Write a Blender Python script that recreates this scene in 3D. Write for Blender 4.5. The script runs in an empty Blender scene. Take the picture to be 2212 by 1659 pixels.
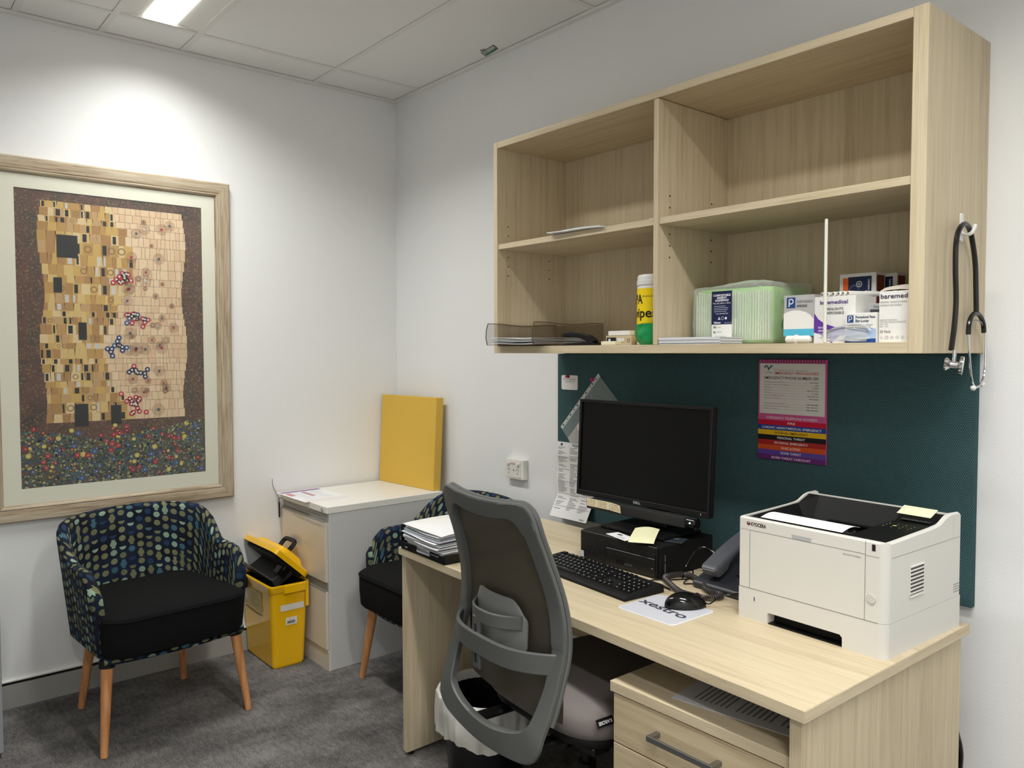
import bpy, bmesh, math, random
from mathutils import Vector, Matrix, noise
random.seed(7)
C = bpy.context.scene.collection
sc = bpy.context.scene
PI = math.pi

# ------------------------------------------------------------------ camera, world, exposure, ceiling light output
cam_d = bpy.data.cameras.new('camera'); cam = bpy.data.objects.new('camera', cam_d); C.objects.link(cam)
cam_d.sensor_width = 36.0; cam_d.sensor_fit = 'HORIZONTAL'; cam_d.lens = 1699.4 / 2212 * 36.0
cam_d.clip_start = 0.02
_r = Vector((0.64357097, 0.76538398, -0.00194178)); _u = Vector((-0.03036695, 0.0280688, 0.99914463)); _f = Vector((-0.7647838, 0.64296151, -0.04130664))
cam.matrix_world = Matrix(((_r.x, _u.x, -_f.x, 3.59221), (_r.y, _u.y, -_f.y, -2.22347), (_r.z, _u.z, -_f.z, 1.39344), (0, 0, 0, 1)))
sc.camera = cam
wd = bpy.data.worlds.new('world'); sc.world = wd; wd.use_nodes = True
wd.node_tree.nodes['Background'].inputs[0].default_value = (.9, .95, 1, 1); wd.node_tree.nodes['Background'].inputs[1].default_value = 0.1
sc.view_settings.view_transform = 'Standard'; sc.view_settings.look = 'None'; sc.view_settings.gamma = 1.0
sc.view_settings.exposure = 0.1
sc.view_settings.use_curve_mapping = False
sc.cycles.max_bounces = 8; sc.cycles.transparent_max_bounces = 16
LIGHT_W = (18.5, 26.0, 36.0)          # watts of the ceiling lights; the last is an added fill light
LIGHT_COL = (1.0, .99, .965)

# ------------------------------------------------------------------ materials
def lin(c):
    return tuple(((v/255)/12.92 if v <= 10 else (((v/255)+.055)/1.055)**2.4) for v in c)
_m = {}
def mat(name, col, rough=.5, metal=0., spec=.5, bump=0., bscale=200., alpha=1., trans=0., emit=0., coat=0., var=0., vscale=6.):
    if name in _m: return _m[name]
    m = bpy.data.materials.new(name); m.use_nodes = True; _m[name] = m
    nt = m.node_tree; b = nt.nodes['Principled BSDF']; c = lin(col) + (1,)
    b.inputs['Base Color'].default_value = c; b.inputs['Roughness'].default_value = rough; b.inputs['Metallic'].default_value = metal
    b.inputs['Specular IOR Level'].default_value = spec; b.inputs['Alpha'].default_value = alpha
    b.inputs['Transmission Weight'].default_value = trans; b.inputs['Coat Weight'].default_value = coat
    if emit: b.inputs['Emission Color'].default_value = c; b.inputs['Emission Strength'].default_value = emit
    tc = nt.nodes.new('ShaderNodeTexCoord')
    n = nt.nodes.new('ShaderNodeTexNoise'); n.inputs['Scale'].default_value = vscale; nt.links.new(tc.outputs['Object'], n.inputs['Vector'])
    if var or not bump:
        v = var or .02
        mx = nt.nodes.new('ShaderNodeMix'); mx.data_type = 'RGBA'
        mx.inputs[6].default_value = tuple(x*(1-v) for x in c[:3]) + (1,); mx.inputs[7].default_value = tuple(min(1, x*(1+v)) for x in c[:3]) + (1,)
        nt.links.new(n.outputs['Fac'], mx.inputs[0]); nt.links.new(mx.outputs[2], b.inputs['Base Color'])
    if bump:
        n2 = nt.nodes.new('ShaderNodeTexNoise'); n2.inputs['Scale'].default_value = bscale; nt.links.new(tc.outputs['Object'], n2.inputs['Vector'])
        bp = nt.nodes.new('ShaderNodeBump'); bp.inputs['Strength'].default_value = bump; bp.inputs['Distance'].default_value = .002
        nt.links.new(n2.outputs['Fac'], bp.inputs['Height']); nt.links.new(bp.outputs[0], b.inputs['Normal'])
    return m

class NT:
    """tiny node helper"""
    def __init__(s, name, rough=.6):
        s.m = bpy.data.materials.new(name); s.m.use_nodes = True; s.nt = s.m.node_tree; s.b = s.nt.nodes['Principled BSDF']; s.b.inputs['Roughness'].default_value = rough; _m[name] = s.m
    def n(s, t, **k):
        x = s.nt.nodes.new(t)
        for a, v in k.items(): setattr(x, a, v)
        return x
    def l(s, a, b): s.nt.links.new(a, b)
    def math(s, op, a, b=None, c=None):
        x = s.n('ShaderNodeMath', operation=op)
        for i, v in enumerate((a, b, c)):
            if v is None: continue
            if isinstance(v, (int, float)): x.inputs[i].default_value = v
            else: s.l(v, x.inputs[i])
        return x.outputs[0]
    def mix(s, f, a, b):
        x = s.n('ShaderNodeMix', data_type='RGBA')
        for i, v in ((0, f), (6, a), (7, b)):
            if isinstance(v, (int, float)): x.inputs[i].default_value = v
            elif isinstance(v, tuple): x.inputs[i].default_value = lin(v) + (1,)
            else: s.l(v, x.inputs[i])
        return x.outputs[2]
    def obj(s, scale=(1, 1, 1), which='Object'):
        tc = s.n('ShaderNodeTexCoord'); mp = s.n('ShaderNodeMapping'); mp.inputs['Scale'].default_value = scale
        s.l(tc.outputs[which], mp.inputs[0]); return mp.outputs[0]
    def noise(s, vec, scale=1, detail=3, rough=.5):
        x = s.n('ShaderNodeTexNoise'); x.inputs['Scale'].default_value = scale; x.inputs['Detail'].default_value = detail; x.inputs['Roughness'].default_value = rough
        s.l(vec, x.inputs['Vector']); return x.outputs['Fac']
    def ramp(s, f, stops, interp='LINEAR'):
        x = s.n('ShaderNodeValToRGB'); x.color_ramp.interpolation = interp
        while len(x.color_ramp.elements) < len(stops): x.color_ramp.elements.new(1)
        for e, (p, c) in zip(x.color_ramp.elements, stops): e.position = p; e.color = (lin(c) if len(c) == 3 else c[:3]) + (1,)
        s.l(f, x.inputs[0]); return x.outputs[0]
    def bump(s, h, st=.3, d=.002):
        x = s.n('ShaderNodeBump'); x.inputs['Strength'].default_value = st; x.inputs['Distance'].default_value = d
        s.l(h, x.inputs['Height']); s.l(x.outputs[0], s.b.inputs['Normal'])
    def col(s, c): s.l(c, s.b.inputs['Base Color'])

def wood(axis, name=None, light=(214, 200, 170), dark=(178, 160, 130), k=1.0):
    nm = name or 'oak_laminate_' + axis
    if nm in _m: return _m[nm]
    t = NT(nm, .48)
    sc3 = {'x': (2.2, 60, 60), 'y': (60, 2.2, 60), 'z': (60, 60, 2.2)}[axis]
    sc4 = {'x': (8, 420, 420), 'y': (420, 8, 420), 'z': (420, 420, 8)}[axis]
    sc5 = {'x': (.7, 9, 9), 'y': (9, .7, 9), 'z': (9, 9, .7)}[axis]
    a = t.noise(t.obj(sc3), 1*k, 4, .6); b = t.noise(t.obj(sc4), 1*k, 2, .5); c = t.noise(t.obj(sc5), 1, 2)
    f = t.math('ADD', t.math('MULTIPLY', a, .5), t.math('ADD', t.math('MULTIPLY', b, .3), t.math('MULTIPLY', c, .22)))
    t.col(t.ramp(f, [(.34, dark), (.5, tuple((x*.35+y*.65) for x, y in zip(dark, light))), (.68, light)]))
    t.bump(b, .08, .001); t.b.inputs['Specular IOR Level'].default_value = .3
    return t.m
def carpet():
    t = NT('carpet', .95)
    v = t.obj((1, 1, 1)); rib = t.n('ShaderNodeTexWave'); rib.inputs['Scale'].default_value = 75; rib.inputs['Distortion'].default_value = 5; rib.inputs['Detail'].default_value = 3
    t.l(v, rib.inputs[0])
    big = t.noise(t.obj((3.5, 2, 1)), 1.6, 5, .65); fine = t.noise(v, 260, 2, .8); med = t.noise(t.obj((25, 70, 1)), 1, 3, .7)
    f = t.math('ADD', t.math('MULTIPLY', fine, .55), t.math('ADD', t.math('MULTIPLY', rib.outputs['Fac'], .14), t.math('ADD', t.math('MULTIPLY', med, .2), t.math('MULTIPLY', big, .35))))
    t.col(t.ramp(f, [(.42, (44, 43, 43)), (.58, (88, 86, 85)), (.76, (164, 161, 158))]))
    t.bump(fine, .9, .006); t.b.inputs['Specular IOR Level'].default_value = .1
    return t.m
def pinfabric():
    t = NT('teal_pinboard_fabric', .9)
    tc = t.n('ShaderNodeTexCoord'); sp = t.n('ShaderNodeSeparateXYZ'); t.l(tc.outputs['Object'], sp.inputs[0])
    xx = t.math('ADD', sp.outputs[0], sp.outputs[1])
    row = t.math('FLOOR', t.math('MULTIPLY', sp.outputs[2], 210)); zz = t.math('FRACT', t.math('MULTIPLY', sp.outputs[2], 210))
    off = t.math('MULTIPLY', t.math('MODULO', row, 2), .5)
    fx = t.math('FRACT', t.math('ADD', t.math('MULTIPLY', xx, 170), off))
    d = t.math('MULTIPLY', t.math('LESS_THAN', t.math('ABSOLUTE', t.math('SUBTRACT', fx, .5)), .3), t.math('LESS_THAN', t.math('ABSOLUTE', t.math('SUBTRACT', zz, .5)), .26))
    nz = t.noise(tc.outputs['Object'], 60, 2)
    base = t.mix(nz, (44, 68, 72), (54, 82, 86))
    t.col(t.mix(t.math('MULTIPLY', d, .55), base, (108, 138, 138))); t.bump(d, .3, .001); t.b.inputs['Specular IOR Level'].default_value = .1
    return t.m
def dotfabric():
    t = NT('dotted_upholstery', .85)
    tc = t.n('ShaderNodeTexCoord'); sp = t.n('ShaderNodeSeparateXYZ'); t.l(tc.outputs['UV'], sp.inputs[0])
    U = t.math('MULTIPLY', sp.outputs[0], 1/.038)
    iu = t.math('FLOOR', U); fu = t.math('SUBTRACT', t.math('FRACT', U), .5)
    sh = t.n('ShaderNodeTexWhiteNoise', noise_dimensions='1D'); t.l(iu, sh.inputs['W'])
    V = t.math('ADD', t.math('MULTIPLY', sp.outputs[1], 1/.034), t.math('MULTIPLY', sh.outputs['Value'], 3))
    iv = t.math('FLOOR', V); fv = t.math('SUBTRACT', t.math('FRACT', V), .5)
    cb = t.n('ShaderNodeCombineXYZ'); t.l(iu, cb.inputs[0]); t.l(iv, cb.inputs[1])
    wn = t.n('ShaderNodeTexWhiteNoise', noise_dimensions='3D'); t.l(cb.outputs[0], wn.inputs['Vector'])
    w2 = t.n('ShaderNodeSeparateColor'); t.l(wn.outputs['Color'], w2.inputs[0])
    r2 = t.math('ADD', t.math('POWER', t.math('MULTIPLY', fu, 1.12), 2), t.math('POWER', t.math('MULTIPLY', fv, 1.2), 2))
    disc = t.math('LESS_THAN', r2, .165)
    # some discs are halved
    half = t.math('MAXIMUM', t.math('GREATER_THAN', w2.outputs[1], .27), t.math('GREATER_THAN', fv, -.02))
    # necks that join a few discs to the one above
    neck = t.math('MULTIPLY', t.math('GREATER_THAN', w2.outputs[2], .84), t.math('LESS_THAN', t.math('ABSOLUTE', fu), .2))
    mask = t.math('MAXIMUM', t.math('MULTIPLY', disc, half), neck)
    colr = t.ramp(w2.outputs[0], [(0, (112, 114, 82)), (.3, (136, 160, 138)), (.5, (104, 106, 76)), (.68, (34, 56, 84)), (.78, (62, 98, 114)), (.86, (120, 122, 92))], 'CONSTANT')
    st = t.math('LESS_THAN', t.math('FRACT', t.math('MULTIPLY', sp.outputs[0], 300)), .35)
    stm = t.math('MULTIPLY', st, t.math('GREATER_THAN', w2.outputs[1], .72))
    colr = t.mix(t.math('MULTIPLY', stm, .45), colr, (24, 34, 44))
    bg = t.ramp(t.noise(tc.outputs['UV'], 9, 2), [(.42, (12, 18, 30)), (.58, (20, 32, 52))])
    t.col(t.mix(mask, bg, colr)); t.bump(t.noise(t.obj((1, 1, 1), 'UV'), 900, 1), .25, .001); t.b.inputs['Specular IOR Level'].default_value = .25
    return t.m
def meshfab():
    t = NT('chair_mesh', .8)
    tc = t.n('ShaderNodeTexCoord'); n = t.noise(tc.outputs['Object'], 500, 1)
    t.col(t.mix(n, (66, 60, 50), (88, 82, 70)))
    tr = t.n('ShaderNodeBsdfTransparent'); tr.inputs[0].default_value = (.75, .7, .6, 1)
    mx = t.n('ShaderNodeMixShader'); mx.inputs[0].default_value = .88
    t.l(tr.outputs[0], mx.inputs[1]); t.l(t.b.outputs[0], mx.inputs[2]); t.l(mx.outputs[0], t.nt.nodes['Material Output'].inputs[0])
    return t.m
def film(name, col, op, rough=.15):
    """thin clear plastic: mostly see-through with a gloss"""
    if name in _m: return _m[name]
    t = NT(name, rough); t.b.inputs['Base Color'].default_value = lin(col) + (1,)
    n = t.noise(t.obj((40, 40, 40)), 1, 3)
    t.bump(n, .35, .01)
    tr = t.n('ShaderNodeBsdfTransparent'); mx = t.n('ShaderNodeMixShader')
    lw = t.n('ShaderNodeLayerWeight'); lw.inputs[0].default_value = .25
    f = t.math('ADD', t.math('MULTIPLY', lw.outputs['Facing'], .5), op); t.l(t.math('MINIMUM', f, .95), mx.inputs[0])
    t.l(tr.outputs[0], mx.inputs[1]); t.l(t.b.outputs[0], mx.inputs[2]); t.l(mx.outputs[0], t.nt.nodes['Material Output'].inputs[0])
    return t.m
def wallpaint(name, col):
    t = NT(name, .75); n = t.noise(t.obj((1, 1, 1)), 160, 3, .6); g = t.noise(t.obj((1, 1, 1)), 1.3, 2)
    t.col(t.mix(g, tuple(x*.985 for x in col), col)); t.bump(n, .22, .0016); t.b.inputs['Specular IOR Level'].default_value = .25
    return t.m
def frame_wood(name, s1, s2):
    t = NT(name, .6)
    a = t.noise(t.obj(s1), 1, 4, .7); b = t.noise(t.obj(s2), 1, 3)
    t.col(t.ramp(t.math('ADD', t.math('MULTIPLY', a, .6), t.math('MULTIPLY', b, .4)), [(.36, (128, 108, 86)), (.48, (170, 153, 127)), (.62, (192, 181, 159))])); t.bump(a, .3, .001)
    return t.m
def beech():
    t = NT('beech_leg', .4); a = t.noise(t.obj((60, 60, 5)), 1, 3)
    t.col(t.ramp(a, [(.35, (186, 126, 78)), (.65, (214, 154, 100))])); return t.m
def art():
    t = NT('art_ground', .6)
    tc = t.n('ShaderNodeTexCoord'); v = tc.outputs['Object']
    n1 = t.noise(v, 6, 4, .6); n2 = t.noise(v, 160, 2, .7)
    base = t.ramp(n1, [(.35, (58, 40, 30)), (.5, (92, 58, 44)), (.65, (66, 54, 38))])
    t.col(t.mix(t.math('GREATER_THAN', n2, .6), base, (140, 112, 70))); return t.m

M_WALL = wallpaint('wall_paint', (238, 239, 238)); M_CEIL = wallpaint('ceiling_tile', (238, 238, 236))
M_TEE = mat('ceiling_grid_metal', (228, 227, 223), .5); M_DARK = mat('shadow_gap', (18, 18, 18), .9)
M_CARPET = carpet(); M_SKIRT = mat('skirting_satin_grey', (165, 163, 157), .45, spec=.4)
WX, WY, WZ = wood('x'), wood('y'), wood('z')
M_PIN = pinfabric(); M_DOT = dotfabric(); M_MESH = meshfab(); M_FW = frame_wood('limed_rail', (150, 6, 150), (40, 3, 40)); M_FW2 = frame_wood('limed_stile', (150, 150, 6), (40, 40, 3)); M_BEECH = beech()
M_BLKFAB = mat('black_fabric', (17, 17, 18), .9, spec=.15, bump=.5, bscale=900); M_TAUPE = mat('taupe_seat_fabric', (122, 115, 112), .95, spec=.1, bump=.3, bscale=2200, var=.08, vscale=240)
M_BLK = mat('black_plastic', (11, 11, 12), .42, spec=.35); M_BLKM = mat('matt_black_plastic', (15, 15, 16), .6, spec=.3); M_BLKG = mat('gloss_black', (12, 12, 13), .12)
M_SCREEN = mat('screen_glass_dark', (8, 8, 8), .3, spec=.2)
M_GREYP = mat('grey_chair_plastic', (86, 88, 86), .42); M_GREYL = mat('light_grey_plastic', (118, 119, 117), .4)
M_WHTP = mat('white_plastic', (232, 231, 226), .38); M_WHT = mat('white_laminate', (236, 234, 226), .35); M_CAB = mat('cabinet_enamel', (206, 206, 204), .3, var=.01)
M_CABF = mat('cabinet_drawer_enamel', (214, 206, 190), .18)
M_PAPER = mat('paper', (240, 240, 240), .8); M_PAPERB = mat('paper_shadow_edge', (205, 208, 212), .8)
M_FOAM = mat('yellow_foam', (222, 182, 84), .9, bump=.4, bscale=600, var=.03, vscale=400, spec=.1)
M_YEL = mat('yellow_tub_plastic', (246, 190, 10), .22, coat=.3); M_METAL = mat('brushed_metal', (150, 150, 150), .35, 1.0); M_CHROME = mat('chrome', (205, 205, 208), .12, 1.0)
M_PRT = mat("printer_white", (218, 216, 209), .42); M_NAVYG = mat('phone_charcoal', (42, 44, 50), .4)
M_BAG = mat('bin_bag_white', (225, 222, 214), .3, bump=.9, bscale=18, trans=.15)
M_STICKY = mat('yellow_sticky_paper', (240, 238, 196), .8); M_RUB = mat('black_rubber', (12, 12, 12), .22)
M_GLASS = film('picture_glass', (230, 240, 240), .02, .03)
M_SMOKE = film('smoked_plastic', (96, 80, 58), .12, .1); M_CLEAR = film('clear_plastic', (225, 230, 232), .34, .08); M_BAGC = film('clear_bag', (232, 240, 228), .26, .25)
M_SLEEVE = film('plastic_sleeve', (190, 205, 205), .3, .12)
M_TAN = mat('tan_card', (196, 180, 150), .7); M_BEIGE = mat('beige_label', (234, 220, 184), .7)
def flat(c, rough=.55):
    return mat('ink_%d_%d_%d' % c, c, rough, spec=.3)

# ------------------------------------------------------------------ geometry helpers
def finish(bm, smooth=True, ang=35):
    me = bpy.data.meshes.new('m'); bm.normal_update(); bm.to_mesh(me); bm.free()
    if smooth:
        me.polygons.foreach_set('use_smooth', [True]*len(me.polygons)); me.set_sharp_from_angle(angle=math.radians(ang))
    return me
def obj(name, bm, m, parent=None, smooth=True, ang=35, label=None):
    me = finish(bm, smooth, ang) if isinstance(bm, bmesh.types.BMesh) else bm
    me.name = name
    for x in (m if isinstance(m, (list, tuple)) else [m]): me.materials.append(x)
    o = bpy.data.objects.new(name, me); C.objects.link(o)
    if parent: o.parent = parent
    if label: o['label'] = label
    if smooth: w = o.modifiers.new('weighted_normals', 'WEIGHTED_NORMAL'); w.keep_sharp = True
    return o
def tag(o, label, cat, group=None):
    o['label'] = label; o['category'] = cat
    if group: o['group'] = group
    return o
def thing(name, label, cat, loc=(0, 0, 0), rotz=0, group=None):
    o = bpy.data.objects.new(name, None); C.objects.link(o); o.location = loc; o.rotation_euler = (0, 0, rotz); o.empty_display_size = .05
    return tag(o, label, cat, group)
def struct(name, bm, m, smooth=False):
    o = obj(name, bm, m, None, smooth); o['kind'] = 'structure'; return o
def N(): return bmesh.new()
def box(bm, x0, y0, z0, x1, y1, z1, bev=0, seg=2, mi=0, only=None):
    vs = [bm.verts.new(p) for p in ((x0, y0, z0), (x1, y0, z0), (x1, y1, z0), (x0, y1, z0), (x0, y0, z1), (x1, y0, z1), (x1, y1, z1), (x0, y1, z1))]
    fs = [bm.faces.new([vs[i] for i in f]) for f in ((0, 3, 2, 1), (4, 5, 6, 7), (0, 1, 5, 4), (1, 2, 6, 5), (2, 3, 7, 6), (3, 0, 4, 7))]
    for f in fs: f.material_index = mi
    if bev:
        es = list({e for f in fs for e in f.edges})
        if only == 'z': es = [e for e in es if abs(e.verts[0].co.z-e.verts[1].co.z) > 1e-6]
        if only == 'top': es = [e for e in es if e.verts[0].co.z+e.verts[1].co.z > 2*z1-1e-6]
        r = bmesh.ops.bevel(bm, geom=es, offset=bev, segments=seg, profile=.5, affect='EDGES')
        for f in r['faces']: f.material_index = mi
    return vs
def B(x0, y0, z0, x1, y1, z1, bev=0, seg=2, only=None):
    bm = N(); box(bm, x0, y0, z0, x1, y1, z1, bev, seg, 0, only); return bm
def xf(bm, m, verts=None):
    bmesh.ops.transform(bm, matrix=m, verts=verts or bm.verts[:]); return bm
def join(a, b):
    me = bpy.data.meshes.new('t'); b.to_mesh(me); b.free(); a.from_mesh(me); bpy.data.meshes.remove(me); return a
def lathe(prof, seg=32, bm=None, mi=0):
    """prof: (r, z) list bottom to top"""
    bm = bm or N(); rings = []
    for r, z in prof:
        if r < 1e-6: rings.append([bm.verts.new((0, 0, z))])
        else: rings.append([bm.verts.new((r*math.cos(2*PI*i/seg), r*math.sin(2*PI*i/seg), z)) for i in range(seg)])
    for a, b in zip(rings, rings[1:]):
        for i in range(seg):
            j = (i+1) % seg
            if len(a) == 1 and len(b) == 1: continue
            f = (bm.faces.new((a[0], b[j], b[i])) if len(a) == 1 else bm.faces.new((a[i], a[j], b[0])) if len(b) == 1 else bm.faces.new((a[i], a[j], b[j], b[i])))
            f.material_index = mi
    return bm
def spline(pts, n=8, closed=False):
    P = [Vector(p) for p in pts]; out = []; L = len(P)
    rng = range(L if closed else L-1)
    for i in rng:
        if closed: a, b, c, d = P[(i-1) % L], P[i], P[(i+1) % L], P[(i+2) % L]
        else: a, b, c, d = P[max(i-1, 0)], P[i], P[i+1], P[min(i+2, L-1)]
        for k in range(n):
            t = k/n; out.append(.5*((2*b)+(c-a)*t+(2*a-5*b+4*c-d)*t*t+(-a+3*b-3*c+d)*t**3))
    if not closed: out.append(P[-1].copy())
    return out
def tube(path, r, seg=8, bm=None, closed=False, caps=True, mi=0):
    bm = bm or N(); P = [Vector(p) for p in path]; n = len(P); rings = []
    up = Vector((0, 0, 1)); prev = None
    for i, p in enumerate(P):
        t = (P[(i+1) % n]-P[i-1]) if closed else (P[min(i+1, n-1)]-P[max(i-1, 0)])
        t.normalize()
        if prev is None:
            a = t.cross(up)
            if a.length < .1: a = t.cross(Vector((1, 0, 0)))
            a.normalize()
        else:
            a = prev-t*prev.dot(t)
            a = a.normalized() if a.length > 1e-6 else t.orthogonal().normalized()
        prev = a; b = t.cross(a); rr = r[i] if isinstance(r, (list, tuple)) else r
        rings.append([bm.verts.new(p+(a*math.cos(2*PI*k/seg)+b*math.sin(2*PI*k/seg))*rr) for k in range(seg)])
    m = n if closed else n-1
    for i in range(m):
        A, Bq = rings[i], rings[(i+1) % n]
        for k in range(seg):
            f = bm.faces.new((A[k], A[(k+1) % seg], Bq[(k+1) % seg], Bq[k])); f.material_index = mi
    if caps and not closed:
        for rg in (rings[0][::-1], rings[-1]):
            f = bm.faces.new(rg); f.material_index = mi
    bmesh.ops.recalc_face_normals(bm, faces=bm.faces[:])
    return bm
def extrude(pts2, depth, plane='xz', bev=0, bm=None, seg=2):
    """polygon in a plane, extruded along the third axis"""
    b = N()
    f3 = {'xz': lambda a, c, d: (a, d, c), 'yz': lambda a, c, d: (d, a, c), 'xy': lambda a, c, d: (a, c, d)}[plane]
    A = [b.verts.new(f3(x, y, 0)) for x, y in pts2]; Bb = [b.verts.new(f3(x, y, depth)) for x, y in pts2]
    fa = b.faces.new(A); fb = b.faces.new(Bb[::-1]); n = len(A)
    for i in range(n): b.faces.new((A[i], Bb[i], Bb[(i+1) % n], A[(i+1) % n]))
    bmesh.ops.recalc_face_normals(b, faces=b.faces[:])
    if bev: bmesh.ops.bevel(b, geom=b.edges[:], offset=bev, segments=seg, profile=.5, affect='EDGES')
    if bm is None: return b
    return join(bm, b)
def rrect(w, h, r, n=6, cx=0, cy=0):
    out = []
    for (sx, sy, a0) in ((1, -1, -PI/2), (1, 1, 0), (-1, 1, PI/2), (-1, -1, PI)):
        for k in range(n+1):
            a = a0+k*PI/2/n; out.append((cx+sx*(w/2-r)+r*math.cos(a), cy+sy*(h/2-r)+r*math.sin(a)))
    return out
def grid(nu, nv, fn, uv=None, bm=None, mi=0):
    bm = bm or N(); V = [[bm.verts.new(fn(i/nu, j/nv)) for j in range(nv+1)] for i in range(nu+1)]
    L = bm.loops.layers.uv.verify() if uv else None
    for i in range(nu):
        for j in range(nv):
            f = bm.faces.new((V[i][j], V[i+1][j], V[i+1][j+1], V[i][j+1])); f.material_index = mi
            if uv:
                for lp, (a, b) in zip(f.loops, ((i, j), (i+1, j), (i+1, j+1), (i, j+1))): lp[L].uv = uv(a/nu, b/nv)
    return bm
def thick(bm, t):
    bm.normal_update()
    bmesh.ops.solidify(bm, geom=bm.faces[:], thickness=t); return bm
def soft(bm, levels=2):
    me = bpy.data.meshes.new('s'); bm.to_mesh(me); bm.free(); o = bpy.data.objects.new('s', me); C.objects.link(o)
    md = o.modifiers.new('s', 'SUBSURF'); md.levels = levels; md.render_levels = levels
    dg = bpy.context.evaluated_depsgraph_get(); me2 = bpy.data.meshes.new_from_object(o.evaluated_get(dg)); b2 = N(); b2.from_mesh(me2)
    bpy.data.objects.remove(o); bpy.data.meshes.remove(me); bpy.data.meshes.remove(me2); return b2
_tc = {}
def text_mesh(s, size, bold=0, xs=1.0, align='LEFT', shear=0):
    cu = bpy.data.curves.new('t', 'FONT'); cu.body = s; cu.size = size; cu.offset = bold*size; cu.align_x = align; cu.shear = shear; cu.resolution_u = 3
    o = bpy.data.objects.new('t', cu); C.objects.link(o)
    dg = bpy.context.evaluated_depsgraph_get(); me = bpy.data.meshes.new_from_object(o.evaluated_get(dg))
    b = N(); b.from_mesh(me); bpy.data.objects.remove(o); bpy.data.meshes.remove(me); bpy.data.curves.remove(cu)
    for v in b.verts: v.co.x *= xs
    return b
class G:
    """printed matter: flat coloured shapes and lettering on one face, as one mesh"""
    def __init__(s, o, ux, uy, step=.00025):
        s.o = Vector(o); s.ux = Vector(ux).normalized(); s.uy = Vector(uy).normalized(); s.n = s.ux.cross(s.uy); s.bm = N(); s.mats = []; s.step = step
    def mi(s, c):
        m = c if not isinstance(c, tuple) else flat(c)
        if m not in s.mats: s.mats.append(m)
        return s.mats.index(m)
    def P(s, x, y, l): return s.o+s.ux*x+s.uy*y+s.n*(l*s.step)
    def poly(s, pts, c, l=1):
        f = s.bm.faces.new([s.bm.verts.new(s.P(x, y, l)) for x, y in pts]); f.material_index = s.mi(c)
    def rect(s, x, y, w, h, c, l=1): s.poly([(x, y), (x+w, y), (x+w, y+h), (x, y+h)], c, l)
    def circ(s, x, y, r, c, l=1, ry=None, n=14): s.poly([(x+r*math.cos(2*PI*k/n), y+(ry or r)*math.sin(2*PI*k/n)) for k in range(n)], c, l)
    def ring(s, x, y, r, r2, c, l=1, n=18):
        for k in range(n):
            a, b = 2*PI*k/n, 2*PI*(k+1)/n
            s.poly([(x+r2*math.cos(a), y+r2*math.sin(a)), (x+r*math.cos(a), y+r*math.sin(a)), (x+r*math.cos(b), y+r*math.sin(b)), (x+r2*math.cos(b), y+r2*math.sin(b))], c, l)
    def text(s, t, x, y, size, c, l=2, bold=0, xs=1.0, align='LEFT', shear=0, width=None):
        b = text_mesh(t, size, bold, xs, 'LEFT', shear); X = [v.co.x for v in b.verts]
        if not X: return
        w = max(X)-min(X)
        if width:
            k = width/w
            for v in b.verts: v.co.x *= k
            w = width
        dx = {'LEFT': 0, 'CENTER': -w/2, 'RIGHT': -w}[align]; k = s.mi(c)
        for v in b.verts: v.co = s.P(x+dx+v.co.x, y+v.co.y, l)
        for f in b.faces: f.material_index = k
        me = bpy.data.meshes.new('t'); b.to_mesh(me); b.free(); s.bm.from_mesh(me); bpy.data.meshes.remove(me)
    def lines(s, x, y, w, n, dy, h, c, l=2, lo=.4):
        for k in range(n): s.rect(x, y-k*dy, w*random.uniform(lo, 1), h, c, l)
    def build(s, name, parent=None, label=None):
        for f in s.bm.faces:
            f.normal_update()
            if f.normal.dot(s.n) < 0: f.normal_flip()
        return obj(name, s.bm, s.mats, parent, False, label=label)
def align_z(bm, p0, p1):
    """map local z segment 0..len onto p0->p1"""
    p0, p1 = Vector(p0), Vector(p1); q = (p1-p0).to_track_quat('Z', 'Y'); xf(bm, Matrix.Translation(p0) @ q.to_matrix().to_4x4()); return bm
def cyl(p0, p1, r, seg=16, r2=None, bm=None, bev=0):
    L = (Vector(p1)-Vector(p0)).length; r2 = r if r2 is None else r2
    prof = [(0, 0), (r-bev, 0), (r, bev), (r2, L-bev), (r2-bev, L), (0, L)] if bev else [(0, 0), (r, 0), (r2, L), (0, L)]
    b = align_z(lathe(prof, seg), p0, p1)
    return b if bm is None else join(bm, b)

# ------------------------------------------------------------------ the room
H = 2.70; RX = 5.08; RY = -3.45
struct('floor', B(-.1, RY-.1, -.08, RX+.1, .1, 0), M_CARPET)
struct('wall_left', B(-.12, RY-.1, 0, 0, .1, H+.06), M_WALL)
struct('wall_back', B(0, 0, 0, RX, .1, H+.06), M_WALL)
struct('wall_right', B(RX, RY-.1, 0, RX+.12, .1, H+.06), M_WALL)
struct('wall_front', B(0, RY-.12, 0, RX, RY, H+.06), M_WALL)
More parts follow.
